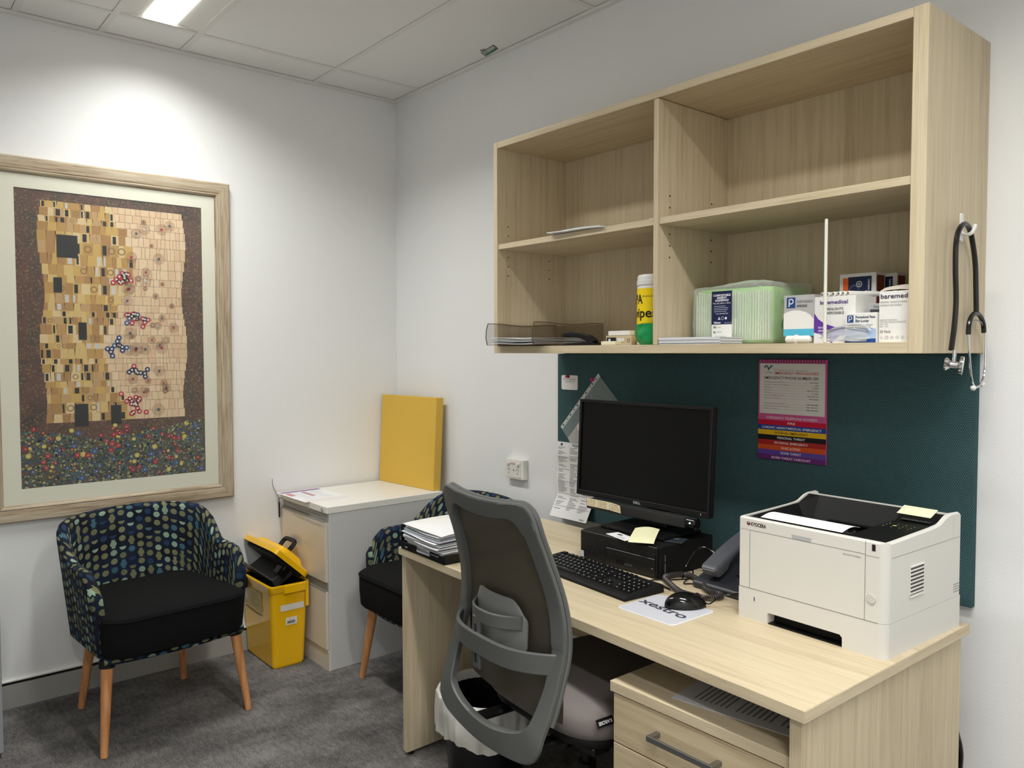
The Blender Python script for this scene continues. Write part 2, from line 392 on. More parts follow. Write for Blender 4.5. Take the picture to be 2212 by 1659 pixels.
# suspended ceiling: main tees along x, cross tees along y
ty = [0, -.465, -1.085, -1.405, -1.705, -2.325, -2.945, RY]; tx = [0, .245, 1.457, 2.669, 3.881, RX]
lights = {(1, 2), (3, 2), (4, 5)}
bm = N(); g = .0135
for i in range(len(tx)-1):
    for j in range(len(ty)-1):
        if (i, j) in lights: continue
        a, b_, c, d = tx[i]+g, tx[i+1]-g, ty[j]-g, ty[j+1]+g
        if i == 0: a = .023
        if j == 0: c = -.023
        if i == len(tx)-2: b_ = RX
        if j == len(ty)-2: d = RY
        box(bm, a, d, H+.001, b_, c, H+.012)
box(bm, 0, RY, H+.05, RX, 0, H+.06)
struct('ceiling', bm, M_CEIL)
k = 1
for y in ty[1:-1]:
    struct('trim_%d' % k, B(.022, y-.012, H-.002, RX, y+.012, H+.002), M_TEE); k += 1
for x in tx[1:-1]:
    struct('trim_%d' % k, B(x-.012, RY, H-.0015, x+.012, -.022, H+.0015), M_TEE); k += 1
struct('trim_%d' % k, B(0, RY, H-.012, .022, 0, H+.0), M_TEE); k += 1
struct('trim_%d' % k, B(.022, -.022, H-.012, RX, 0, H+.0), M_TEE); k += 1
# flush skirting with a black recess line above it
def skirt(name, a):
    bm = N(); box(bm, *a[0], mi=0); box(bm, *a[1], mi=1); box(bm, *a[2], mi=2); return struct(name, bm, [M_SKIRT, M_DARK, M_WHTP])
skirt('baseboard_left', [(0, RY, 0, .012, 0, .092), (0, RY, .092, .003, 0, .104), (0, RY, .104, .012, 0, .109)])
skirt('baseboard_back', [(0, -.012, 0, RX, 0, .092), (0, -.003, .092, RX, 0, .104), (0, -.012, .104, RX, 0, .109)])

def ceiling_light(i, j, label, watts):
    x0, x1, y1, y0 = tx[i]+g, tx[i+1]-g, ty[j]-g, ty[j+1]+g
    yc = (y0+y1)/2 if y1-y0 < .4 else y1-.15
    t = thing('ceiling_light', label, 'ceiling light', ((x0+x1)/2, yc, H), 0, 'recessed ceiling lights')
    hx = (x1-x0)/2; a, b_ = y0-yc, y1-yc
    bm = N()
    for s, e in ((a, -.06), (.06, b_)):          # angled reflector wings
        e1, e2 = (s, e) if s < 0 else (s, e)
        zi, zo = .012, .001
        za, zb = (zo, zi) if s < 0 else (zi, zo)
        vs = [bm.verts.new(p) for p in ((-hx, s, za), (hx, s, za), (hx, e, zb), (-hx, e, zb))]; bm.faces.new(vs[::-1])
    box(bm, -hx, a, .04, hx, b_, .045); box(bm, -hx, a, 0, -hx+.006, b_, .04); box(bm, hx-.006, a, 0, hx, b_, .04)
    obj('reflector_housing', bm, mat('light_housing_white', (226, 225, 220), .35), t, False)
    em = mat('light_lens_glow', (255, 250, 240), .4, emit=3.0)
    obj('diffuser_lens', B(-hx+.006, -.06, .004, hx-.006, .06, .012, .002), em, t)
    ld = bpy.data.lights.new('lens_light', 'AREA'); ld.shape = 'RECTANGLE'; ld.size = 2*hx-.02; ld.size_y = .115; ld.energy = watts; ld.color = LIGHT_COL; ld.spread = math.radians(142)
    lo = bpy.data.objects.new('lens_light', ld); C.objects.link(lo); lo.location = (0, 0, .002); lo.parent = t
    return t
ceiling_light(1, 2, 'glowing recessed strip light in the ceiling above the framed picture', LIGHT_W[0])
ceiling_light(3, 2, 'recessed strip light in the ceiling near the camera, outside the frame', LIGHT_W[1])
ceiling_light(4, 5, 'added fill light over the far side of the room, unseen, outside the frame', LIGHT_W[2])  # unseen lamp added to raise the bounce light from the far walls

t = thing('ceiling_sticker', 'small green and white rectangular sticker on the ceiling by the back wall', 'sticker', (.868, -.05, H))
gr = G((-.062, .02, 0), (1, 0, 0), (0, -1, 0)); c2 = []
gr.poly([(0, 0), (.105, .012), (.125, .056), (.02, .044)], (70, 78, 72), 1)
gr.poly([(.006, .004), (.101, .0155), (.118, .052), (.024, .041)], (176, 188, 178), 2)
gr.poly([(.012, .006), (.1, .016), (.106, .03), (.06, .022), (.018, .018)], (40, 112, 66), 3)
for px, py in ((.03, .028), (.045, .03)): gr.circ(px, py, .006, (120, 124, 118), 3)
gr.circ(.05, .055, .016, (150, 150, 142), 0, ry=.01); gr.build('sticker_print', t)

# ------------------------------------------------------------------ framed picture on the left wall
px0, px1, pz0, pz1 = -1.850, -.892, .731, 2.150
t = thing('framed_picture', 'large framed abstract print in gold, brown and floral colours on the left wall', 'picture', (0, (px0+px1)/2, pz0))
cy = (px0+px1)/2; hw = (px1-px0)/2; hh = pz1-pz0
prof = [(0, .002), (0, .026), (.006, .032), (.024, .034), (.044, .028), (.049, .024), (.053, .027), (.058, .025), (.063, .018), (.066, .012), (.066, .002)]   # (inset, height off wall)
bm = N(); rings = []
for (cyy, czz, sy, sz) in ((-hw, 0, 1, 1), (hw, 0, -1, 1), (hw, hh, -1, -1), (-hw, hh, 1, -1)):
    rings.append([bm.verts.new((h, cyy+sy*i, czz+sz*i)) for i, h in prof])
for q in range(4):
    A, Bq = rings[q], rings[(q+1) % 4]
    for i in range(len(prof)-1): bm.faces.new((A[i], Bq[i], Bq[i+1], A[i+1])).material_index = q % 2
bmesh.ops.recalc_face_normals(bm, faces=bm.faces[:])
obj('frame', bm, [M_FW, M_FW2], t, True, 25)
my0, my1, mz0, mz1 = -1.7235-cy, -1.014-cy, .858-pz0, 2.032-pz0
bm = N()
for a in ((.010, -hw+.06, .06, .013, my0, hh-.06), (.010, my1, .06, .013, hw-.06, hh-.06), (.010, my0, .06, .013, my1, mz0), (.010, my0, mz1, .013, my1, hh-.06)): box(bm, *a)
obj('mat_board', bm, mat('cream_mat_board', (232, 230, 212), .85), t, False)
obj('print', B(.005, my0-.01, mz0-.01, .009, my1+.01, mz1+.01), art(), t, False)
# generic abstract design: sprinkled tiles, rings and blossoms
gr = G((.0092, my0, mz0), (0, 1, 0), (0, 0, 1)); W_, H_ = my1-my0, mz1-mz0
rr = random.Random(11)
gold = [(206, 170, 96), (190, 150, 84), (216, 186, 120), (176, 134, 80), (222, 198, 150), (196, 160, 110)]
def ext(v):   # left/right limits of the warm field at height v (0..1)
    w = .38+.015*math.sin(v*17); c = .5; return max(.03, c-w), min(.97, c+w)
y = .215*H_
while y < .955*H_:
    h = rr.uniform(.022, .05); a, b_ = ext(y/H_); x = a*W_; xe = b_*W_
    while x < xe:
        w = rr.uniform(.012, .036); w = min(w, xe-x+.004); sw = rr.uniform(-.002, .002)
        if x < .5*W_ + .06*math.sin(y*9):
            c = rr.choice(gold); gr.poly([(x, y), (x+w, y), (x+w+sw, y+h), (x+sw, y+h)], c, 1)
            q = rr.random()
            if q < .27: gr.rect(x+w*.2, y+h*.1, w*.45, h*.8, (30, 28, 26) if q < .2 else (206, 204, 200), 2)
            elif q < .33: gr.ring(x+w/2, y+h/2, h*.3, h*.2, (150, 116, 66), 2)
        else:
            c = rr.choice([(226, 198, 160), (230, 204, 168), (222, 190, 152)]); gr.rect(x, y, w+.001, h+.001, c, 1)
        x += w
    y += h
for _ in range(46):
    v = rr.uniform(.24, .93); a, b_ = ext(v); x = rr.uniform(.56, b_-.03)*W_; r = rr.uniform(.008, .026)
    y = v*H_
    for q in range(3): gr.ring(x, y, r*(1-.27*q), r*(1-.27*q)-.0018, (168, 128, 96), 3+q)
    gr.circ(x, y, r*.25, rr.choice([(168, 40, 44), (70, 84, 96), (200, 196, 190)]), 5)
for (u, v, n, cs) in ((.55, .72, 16, [(186, 38, 44), (206, 60, 60)]), (.6, .58, 18, [(186, 44, 60), (60, 90, 140)]), (.5, .47, 12, [(30, 60, 120), (50, 88, 140)]), (.62, .38, 10, [(34, 40, 80), (186, 44, 60)]), (.58, .26, 16, [(190, 40, 44), (196, 60, 60)])):
    for _ in range(n):
        x = u*W_+rr.gauss(0, .022); y = v*H_+rr.gauss(0, .02); gr.circ(x, y, .0105, rr.choice(cs), 6); gr.circ(x, y, .0045, (226, 214, 206), 7)
for (u, v, w, h) in ((.2, .78, .075, .09), (.27, .2, .05, .09), (.46, .2, .04, .08), (.18, .66, .03, .06), (.3, .5, .03, .07)): gr.rect(u*W_, v*H_, w, h, (32, 30, 28), 6)
for _ in range(2600):    # blossoms along the bottom
    x = rr.uniform(.004, W_-.006); top = (.15+.1*abs(x/W_-.45))*H_; y = rr.uniform(.004, 1)*top
    gr.circ(x, y, rr.uniform(.0025, .006), rr.choice([(66, 92, 84), (56, 84, 76), (92, 112, 78), (66, 96, 128), (40, 66, 116), (190, 176, 96), (120, 124, 78), (150, 158, 140), (84, 104, 96), (74, 96, 70)]), 2+rr.randint(0, 3), n=7)
for _ in range(90):
    x = rr.uniform(.01, W_-.01); y = rr.uniform(.01, .2*H_); c = rr.choice([(160, 34, 52), (176, 50, 60), (206, 188, 96), (60, 92, 150)]); gr.circ(x, y, rr.uniform(.006, .012), c, 7, n=8); gr.circ(x, y, .0025, (232, 214, 160), 8, n=6)
gr.build('print_pattern', t)
obj('glass_pane', B(.0145, -hw+.062, .062, .0155, hw-.062, hh-.062), M_GLASS, t, False)

# ------------------------------------------------------------------ wall cupboard with open shelves
CX0, CX1, CD, CZ0, CZ1 = 1.276, 2.826, .364, 1.387, 2.169
t = thing('wall_cupboard', 'pale oak open shelf cupboard mounted on the back wall above the desk', 'cupboard', (CX0, 0, CZ0))
W_, Hc = CX1-CX0, CZ1-CZ0
def part(name, a, m, bev=.0008): return obj(name, B(*a, bev, 1), m, t)
part('side_panel', (0, -CD, 0, .02, 0, Hc), WZ); part('side_panel', (W_-.034, -CD, 0, W_, 0, Hc), WZ)
part('divider', (.766, -CD, .026, .784, -.012, Hc-.024), WZ)
part('bottom_board', (.02, -CD+.001, 0, W_-.034, 0, .026), WX); part('top_board', (.02, -CD+.001, Hc-.022, W_-.034, 0, Hc), WX)
part('back_panel', (.02, -.012, .026, W_-.034, 0, Hc-.022), WZ)
SZ = 1.793-CZ0
part('shelf', (.021, -CD+.004, SZ-.02, .765, -.012, SZ), WX); part('shelf', (.785, -CD+.004, SZ-.02, W_-.035, -.012, SZ), WX)
for (x, sx) in ((.0202, 1), (.7842, 1), (.7658, -1)):
    for y in (-.31, -.1):
        for zz in (-.115, -.08, -.045, .035, .07):
            obj('shelf_pin_hole', cyl((x, y, SZ+zz), (x+sx*.0012, y, SZ+zz), .0025, 8), M_DARK, t)

# ------------------------------------------------------------------ pinboard and what is on it
t = tag(obj('pinboard', B(1.262, -.022, .727, 2.819, -.0005, 1.384, .003, 2), M_PIN), 'teal dotted fabric pinboard on the back wall between desk and cupboard', 'pinboard')
PB = -.0225
# flip chart
fx0, fx1, fz0, fz1 = 2.1925, 2.4195, 1.055, 1.367
t = thing('flip_chart', 'colourful emergency procedures flip chart hanging on the teal pinboard', 'wall chart', ((fx0+fx1)/2, PB, fz0))
fw, fh = fx1-fx0, fz1-fz0
cols = [((206, 92, 146), 'EMERGENCY TELEPHONE NUMBERS', (240, 220, 228)), ((190, 14, 52), 'FIRE', (240, 230, 230)), ((32, 60, 142), 'CARDIAC ARREST/MEDICAL EMERGENCY', (238, 238, 240)), ((222, 176, 26), 'INTERNAL EMERGENCY', (30, 28, 24)), ((22, 22, 24), 'PERSONAL THREAT', (238, 238, 238)),
        ((164, 36, 30), 'EXTERNAL EMERGENCY', (236, 226, 222)), ((206, 78, 30), 'EVACUATION', (240, 224, 216)), ((92, 66, 148), 'BOMB THREAT', (228, 222, 236)), ((104, 36, 112), 'BOMB THREAT CHECKLIST', (232, 222, 234))]
bh = .0155; body = fh-.005
obj('card_pages', B(-fw/2, -.006, 0, fw/2, -.001, fh, .0006, 1), flat((206, 92, 146)), t)
gr = G((-fw/2, -.0062, 0), (1, 0, 0), (0, 0, 1))
for i, (c, s, tcol) in enumerate(reversed(cols)):
    y = i*bh; gr.rect(0, y, fw, bh, c, 1); gr.text(s, fw/2, y+.0042, .0098, tcol, 2, .008, align='CENTER', width=min(fw*.93, .0062*len(s)))
y0 = 9*bh+.004; gr.rect(.005, y0, fw-.01, fh-y0-.012, (226, 222, 216), 1)
ytop = fh-.012
gr.text('EMERGENCY PROCEDURES', .055, ytop-.034, .0115, (196, 40, 60), 2, .006, width=.145)
gr.text('EMERGENCY PHONE NUMBER 000', .02, ytop-.049, .0125, (34, 32, 32), 2, .006, width=.18)
for k in range(7): gr.circ(.022+.004*k, ytop-.012+.004*math.sin(k*1.3), .0032, (96, 122, 138), 2, n=8)
gr.rect(.0335, ytop-.024, .002, .01, (40, 62, 84), 2); gr.text('WOLPER', .022, ytop-.031, .006, (90, 100, 110), 2, width=.025)
gr.text('Wolper Jewish Hospital', .055, ytop-.023, .005, (120, 116, 114), 2, width=.11)
rows = [('Police Department Paddington', '8356 8299'), ('Emergency - Police, Fire & Ambulance', '000'), ('Electricity', '13 1003'), ('Natural Gas', '1800 427 532'), ('Water Board', '13 2090'), ('Community Security Group (CSG)', '1300 000 274'), ('Poison/Crisis Lifeline', '9999 0000'), None, ('Director of Clinical Services', '0400 444 900'), ('Deputy Director of Clinical Services', '0447 832 277'), ('Maintenance Officer', '0404 435 286')]
for k, rw in enumerate(rows):
    if not rw: continue
    y = ytop-.059-k*.0083
    gr.text(rw[0], .02, y, .0048, (110, 106, 104), 2, width=.0024*len(rw[0])); gr.text(rw[1], .2, y, .0052, (60, 58, 58), 2, .01, align='RIGHT', width=.0031*len(rw[1]))
    gr.rect(.022+.0024*len(rw[0]), y, .198-.0031*len(rw[1])-.024-.0024*len(rw[0]), .0004, (150, 146, 142), 2)
gr.build('chart_print', t)
bm = N()
for k in range(24):
    x = -fw/2+.006+k*(fw-.012)/23; tube([(x, -.0075+.005*math.cos(a), fh-.005+.006*math.sin(a)) for a in [q*2*PI/10 for q in range(10)]], .0009, 5, bm, closed=True)
obj('spiral_binding', bm, flat((60, 20, 40)), t)
# contact card with red pin
t = thing('contact_card', 'small white card with fine print pinned at the upper left of the pinboard', 'card', (1.333, PB, 1.24))
bm = extrude(rrect(.092, .058, .007, 4, 0, .029), -.0012, 'xz'); obj('card', bm, M_PAPER, t)
gr = G((-.046, -.0013, 0), (1, 0, 0), (0, 0, 1)); gr.text('Helpdesk Support', .008, .04, .009, (160, 140, 140), 1, width=.076); gr.text('1300 324 325', .018, .03, .008, (150, 150, 150), 1, width=.056)
gr.build('card_print', t)
def pin(x, z, col, label):
    q = thing('push_pin', label, 'push pin', (x, PB-.0015, z), 0); b = lathe([(0, 0), (.006, 0), (.006, .002), (.003, .003), (.0032, .009), (.0058, .010), (.0058, .013), (0, .0135)], 12); xf(b, Matrix.Rotation(PI/2, 4, 'X'))
    obj('pin_head', b, mat('pin_%d' % col[0], col, .25), q); obj('pin_shaft', cyl((0, .001, 0), (0, .008, 0), .0007, 6), M_METAL, q)
pin(1.328, 1.293, (176, 24, 30), 'red push pin holding the small white card'); pin(1.465, 1.284, (204, 30, 110), 'magenta push pin holding the tilted plastic sleeve')
# tilted clear sleeve
a0, a1 = Vector((1.491, 0, 1.308)), Vector((1.275, 0, 1.082)); dv = (a1-a0).normalized(); nv = Vector((-dv.z, 0, dv.x)); 
if nv.z > 0: nv = -nv
t = thing('plastic_sleeve', 'clear punched plastic sleeve pinned diagonally behind the monitor', 'plastic sleeve', (1.491, PB, 1.308))
def S(u, v, y): p = dv*u+nv*v; return (p.x, y, p.z)
bm = grid(10, 10, lambda u, v: S(u*.303, .014+v*.20, -.0025-.0025*math.sin(u*7)*math.sin(v*5)-.001)); obj('clear_pocket', bm, M_SLEEVE, t)
bm = N(); bm.faces.new([bm.verts.new(S(*q, -.0015)) for q in ((0, 0), (.303, 0), (.303, .015), (0, .015))]); thick(bm, .0006); obj('punched_strip', bm, mat('sleeve_strip', (205, 210, 208), .4), t, False)
gr = G((0, -.0035, 0), (1, 0, 0), (0, 0, 1))
for k, u in enumerate((.022, .05, .065, .1, .135, .17, .195, .225, .25, .285)):
    p = S(u, .0075, 0); gr = G((p[0], -.0035, p[2]), (1, 0, 0), (0, 0, 1)); gr.circ(0, 0, .0036 if k % 2 else .0028, (20, 30, 32), 1, n=10); gr.build('punch_hole', t)
bm = grid(6, 8, lambda u, v: S(.14+u*.165+.02*v, .06+v*.16, -.002-.0006*math.sin(u*6))); obj('inserted_sheet', bm, mat('pinkish_paper', (222, 208, 206), .8), t)
# phone list: long sheet, curling out at the bottom onto the desk
t = thing('phone_list', 'long white printed phone list hanging from the pinboard to the desk', 'sheet', (1.268, PB, .728))
def pl(u, v):      # v from top (0) to bottom (1)
    z = .3*(1-v); out = .002+.004*math.sin(v*9)**2+(.038*max(0, v-.72)**1.4*6); x = -.004+u*.205+(-.012+u*.004)*max(0, (v-.7))*1.6
    return (x, -min(out, .045), z)
bm = grid(4, 24, pl); thick(bm, .0003); obj('sheet', bm, M_PAPER, t)
bm = N(); mi = [flat((120, 120, 124)), flat((196, 198, 204)), flat((60, 84, 120))]
rr = random.Random(3)
def prow(u0, u1, v0, v1, k):
    vs = []
    for (u, v) in ((u0, v0), (u1, v0), (u1, v1), (u0, v1)):
        p = pl(u, v); vs.append(bm.verts.new((p[0], p[1]-.0007, p[2])))
    f = bm.faces.new(vs[::-1]); f.material_index = k
    f.normal_update()
    if f.normal.y > 0: f.normal_flip()
for r in range(46):
    v = .07+r*.0182
    if r % 9 == 7: prow(.03, .97, v, v+.012, 1)
    for (a, w) in ((.04, .26), (.37, .24), (.68, .26)):
        if rr.random() < .85 and (a < .5 or r > 4): prow(a, a+w*rr.uniform(.4, 1), v, v+.007, 0)
for (u0, u1, v0, v1) in ((.1, .16, .02, .05), (.42, .6, .03, .045), (.8, .92, .97, .98)): prow(u0, u1, v0, v1, 2 if u0 < .3 else 0)
obj('sheet_print', bm, mi, t, False)

# ------------------------------------------------------------------ power outlet
t = thing('power_outlet', 'white double power outlet on the back wall left of the desk', 'power outlet', (.993, 0, .84))
obj('cover_plate', B(-.062, -.028, 0, .062, 0, .085, .003, 2), M_WHTP, t)
obj('socket_face', B(-.048, -.030, .007, .048, -.027, .078, .001, 1), mat('socket_face', (226, 222, 214), .35), t)
for sx in (-.034, .03):
    b = cyl((sx, -.029, .066), (sx, -.038, .066), .007, 14, bev=.001); obj('switch', b, M_WHTP, t)
gr = G((-.062, -.0302, 0), (1, 0, 0), (0, 0, 1))
for cx in (.03, .092-.004):
    for (dx, dz, sl) in ((-.009, .036, .5), (.007, .036, -.5), (0, .02, 0)): gr.poly([(cx+dx-.0014, dz), (cx+dx+.0014, dz), (cx+dx+.0014+sl*.008, dz+.009), (cx+dx-.0014+sl*.008, dz+.009)], (60, 56, 52), 1)
gr.rect(.06, .033, .004, .01, (50, 46, 44), 1); gr.rect(.042, .063, .03, .004, (206, 120, 120), 1); gr.build('socket_slots', t)

# ------------------------------------------------------------------ filing cabinet in the corner
t = thing('filing_cabinet', 'white two-drawer metal filing cabinet standing in the room corner', 'filing cabinet', (.02, -.66, 0))
cw, cd, ch = .475, .60, .722
bm = N(); box(bm, 0, .004, 0, cw, cd, ch-.03, .002, 1); obj('body', bm, M_CAB, t)
obj('top', B(-.002, -.006, ch-.03, cw+.002, cd, ch, .002, 1), M_WHT, t)
obj('plinth', B(.004, -.002, .0, cw-.004, .004, .085), M_CABF, t)
for k, (z0, z1) in enumerate(((.388, ch-.036), (.09, .38))):
    d = obj('drawer', B(.014, -.008, z0, cw-.014, .004, z1-.035, .002, 1), M_CABF, t)
    bm = N(); box(bm, .014, .001, z1-.034, cw-.014, .004, z1); box(bm, .014, -.008, z1-.036, cw-.014, -.0065, z1-.026)
    obj('drawer_pull', bm, mat('pull_recess_enamel', (158, 156, 150), .4), d)
b = cyl((cw-.04, -.006, ch-.015), (cw-.04, -.013, ch-.015), .008, 16, bev=.001); obj('lock', b, M_CHROME, t)
# notice and tie on it
t = thing('notice_sheet', 'laminated notice with pink and blue header lying on the white filing cabinet', 'sheet', (.022, -.69, ch+.0005))
obj('laminate', B(0, 0, 0, .31, .215, .0012), M_PAPER, t, False)
gr = G((.012, .008, .0014), (1, 0, 0), (0, 1, 0))
gr.poly([(0, 0), (.012, 0), (.012, .2), (0, .2)], (208, 110, 140), 1); gr.rect(.015, 0, .02, .2, (120, 140, 180), 1)
gr.rect(.04, .015, .21, .16, (236, 236, 238), 1); gr.rect(.05, .085, .13, .02, (186, 140, 150), 2); gr.rect(.05, .005, .08, .025, (206, 140, 150), 2)
for k in range(9): gr.rect(.06+k*.02, .115, .0025, random.uniform(.04, .07), (190, 190, 196), 2); gr.rect(.06+k*.02, .035, .0025, random.uniform(.03, .045), (190, 190, 196), 2)
gr.rect(.272, 0, .004, .2, (222, 140, 130), 1); gr.build('notice_print', t)
t = thing('luggage_tag', 'black tag on a thin looped cord hanging at the cabinet corner beside the wall', 'tag', (.03, -.672, .69))
obj('cord', tube(spline([(-.022, -.03, .1), (-.022, -.028, .07), (-.02, -.012, .03), (-.01, -.002, .002), (.0, -.006, .006), (.02, -.008, .012), (.2, -.010, -.002), (.435, -.010, -.008)]), .0011, 6), M_RUB, t)
bm = N(); box(bm, -.012, -.006, -.085, .002, -.003, -.012, .001, 1); obj('tag_card', bm, M_BLKM, t)
obj('tag_strap', tube(spline([(-.006, -.004, -.02), (-.002, -.006, -.004), (-.008, -.004, .004)]), .0016, 6), M_RUB, t)
# yellow foam
t = thing('foam_block', 'yellow foam block leaning in the corner on the white filing cabinet', 'foam block', (.0, -.02, ch))
bm = N(); box(bm, 0, 0, 0, .455, .045, .45, .004, 2)
xf(bm, Matrix.Translation((.014, -.105, 0)) @ Matrix.Rotation(math.radians(4), 4, 'Z') @ Matrix.Rotation(math.radians(-3), 4, 'X')); obj('foam_slab', bm, M_FOAM, t)

# ------------------------------------------------------------------ yellow sharps / pail tub with open lid
t = thing('yellow_bin', 'yellow plastic tub with its lid open, in front of the filing cabinet', 'tub', (.172, -.769, 0))
def loft(profs, bm=None, cap=True, closed_top=False):
    bm = bm or N(); R = [[bm.verts.new((x, y, z)) for x, y in pr] for z, pr in profs]; n = len(R[0])
    for a, b in zip(R, R[1:]):
        for i in range(n): bm.faces.new((a[i], a[(i+1) % n], b[(i+1) % n], b[i]))
    if cap: bm.faces.new(R[0][::-1])
    if closed_top: bm.faces.new(R[-1])
    return bm
bm = loft([(0.004, rrect(.295, .14, .014)), (0, rrect(.29, .135, .012)), (.012, rrect(.305, .148, .02)), (.36, rrect(.335, .176, .022)), (.362, rrect(.325, .166, .018)), (.02, rrect(.295, .138, .014))][1:])
bm.faces.new([v for v in bm.verts][-28:]); obj('tub_body', bm, M_YEL, t)
bm = loft([(.342, rrect(.342, .182, .024)), (.366, rrect(.354, .194, .028)), (.372, rrect(.350, .190, .026)), (.372, rrect(.328, .168, .018)), (.345, rrect(.326, .166, .018))], cap=False); obj('tub_rim', bm, M_YEL, t)
b = N(); box(b, .173, -.03, .335, .181, .07, .372, .002, 1); box(b, .168, .07, .26, .176, .086, .365, .003, 1); obj('hinge_bracket', b, M_YEL, t)
obj('front_latch', B(-.13, -.105, .318, -.075, -.094, .37, .003, 1), M_BLK, t)
# lid, hinged at the back edge
lid = thing('lid', '', '', (0, 0, 0)); 
for kk in ('label', 'category'): del lid[kk]
lid.parent = t; lid.location = (0, .074, .386); lid.rotation_euler = (math.radians(-43), 0, 0)
bm = loft([(0, rrect(.352, .212, .028, cy=-.102)), (.022, rrect(.352, .212, .028, cy=-.102)), (.027, rrect(.34, .20, .024, cy=-.102)), (.03, rrect(.30, .15, .03, cy=-.098)), (.05, rrect(.28, .12, .035, cy=-.104)), (.055, rrect(.24, .09, .03, cy=-.104))], cap=False, closed_top=True)
bmesh.ops.recalc_face_normals(bm, faces=bm.faces[:]); obj('lid_shell', bm, M_YEL, lid)
obj('lid_liner', B(-.155, -.18, -.012, .155, -.015, .003, .004, 1), M_BLKM, lid)
b = tube(spline([(-.05, -.09, .055), (-.055, -.09, .085), (-.045, -.09, .105), (0, -.09, .108), (.045, -.09, .105), (.055, -.09, .085), (.05, -.09, .055)], 5), .0105, 8); obj('carry_handle', b, M_BLK, lid)
bm = N()
for k in range(5): box(bm, .1+k*.009, -.115, -.055, .106+k*.009, -.07, .01, .001, 1)
box(bm, .095, -.1, -.03, .15, -.08, -.01); obj('ribbed_cap', bm, M_BLKG, lid)
b = N(); box(b, -.16, -.02, -.002, .14, .1, .003, .001, 1); box(b, -.16, -.022, -.003, .14, -.018, .05, .001, 1); box(b, .135, -.02, -.002, .14, .08, .045, .001, 1)
xf(b, Matrix.Translation((-.03, -.03, .375)) @ Matrix.Rotation(math.radians(32), 4, 'X') @ Matrix.Rotation(math.radians(8), 4, 'Y')); obj('inner_tray', b, mat('charcoal_tray', (66, 66, 68), .35), t)
obj('inner_liner', loft([(.05, rrect(.28, .12, .01)), (.366, rrect(.322, .162, .016))], closed_top=False), M_BLKM, t, False)
gr = G((.1655, -.06, 0), (0, 1, 0), (0, 0, 1)); gr.step = .0006
def sl(z): return .0
tilt = math.atan2(.015, .348)
gr.uy = Vector((math.sin(tilt), 0, math.cos(tilt))); gr.n = gr.ux.cross(gr.uy); gr.o = Vector((.1545, -.06, 0))
gr.rect(.015, .256, .11, .028, (226, 222, 212), 1); gr.rect(.04, .19, .052, .034, (230, 228, 220), 1)
gr.text('POS', .055, .214, .006, (60, 60, 60), 2)
for k in range(12): gr.rect(.048+k*.003, .196, .0016 if k % 3 else .0024, .013, (40, 40, 40), 2)
gr.build('side_labels', t)
gr = G((0, -.0742, 0), (1, 0, 0), (0, math.sin(-tilt), math.cos(tilt))); gr.step = .0006
gr.rect(-.135, .235, .2, .09, (196, 176, 120), 1); gr.circ(-.11, .285, .018, (216, 210, 190), 2, ry=.03)
for k in range(6): gr.rect(-.07, .305-k*.011, random.uniform(.06, .12), .003, (150, 132, 84), 2)
gr.poly([(-.13, .222), (.0, .214), (.06, .218), (.06, .224), (0, .221), (-.13, .228)], (150, 140, 110), 2); gr.build('front_label', t)

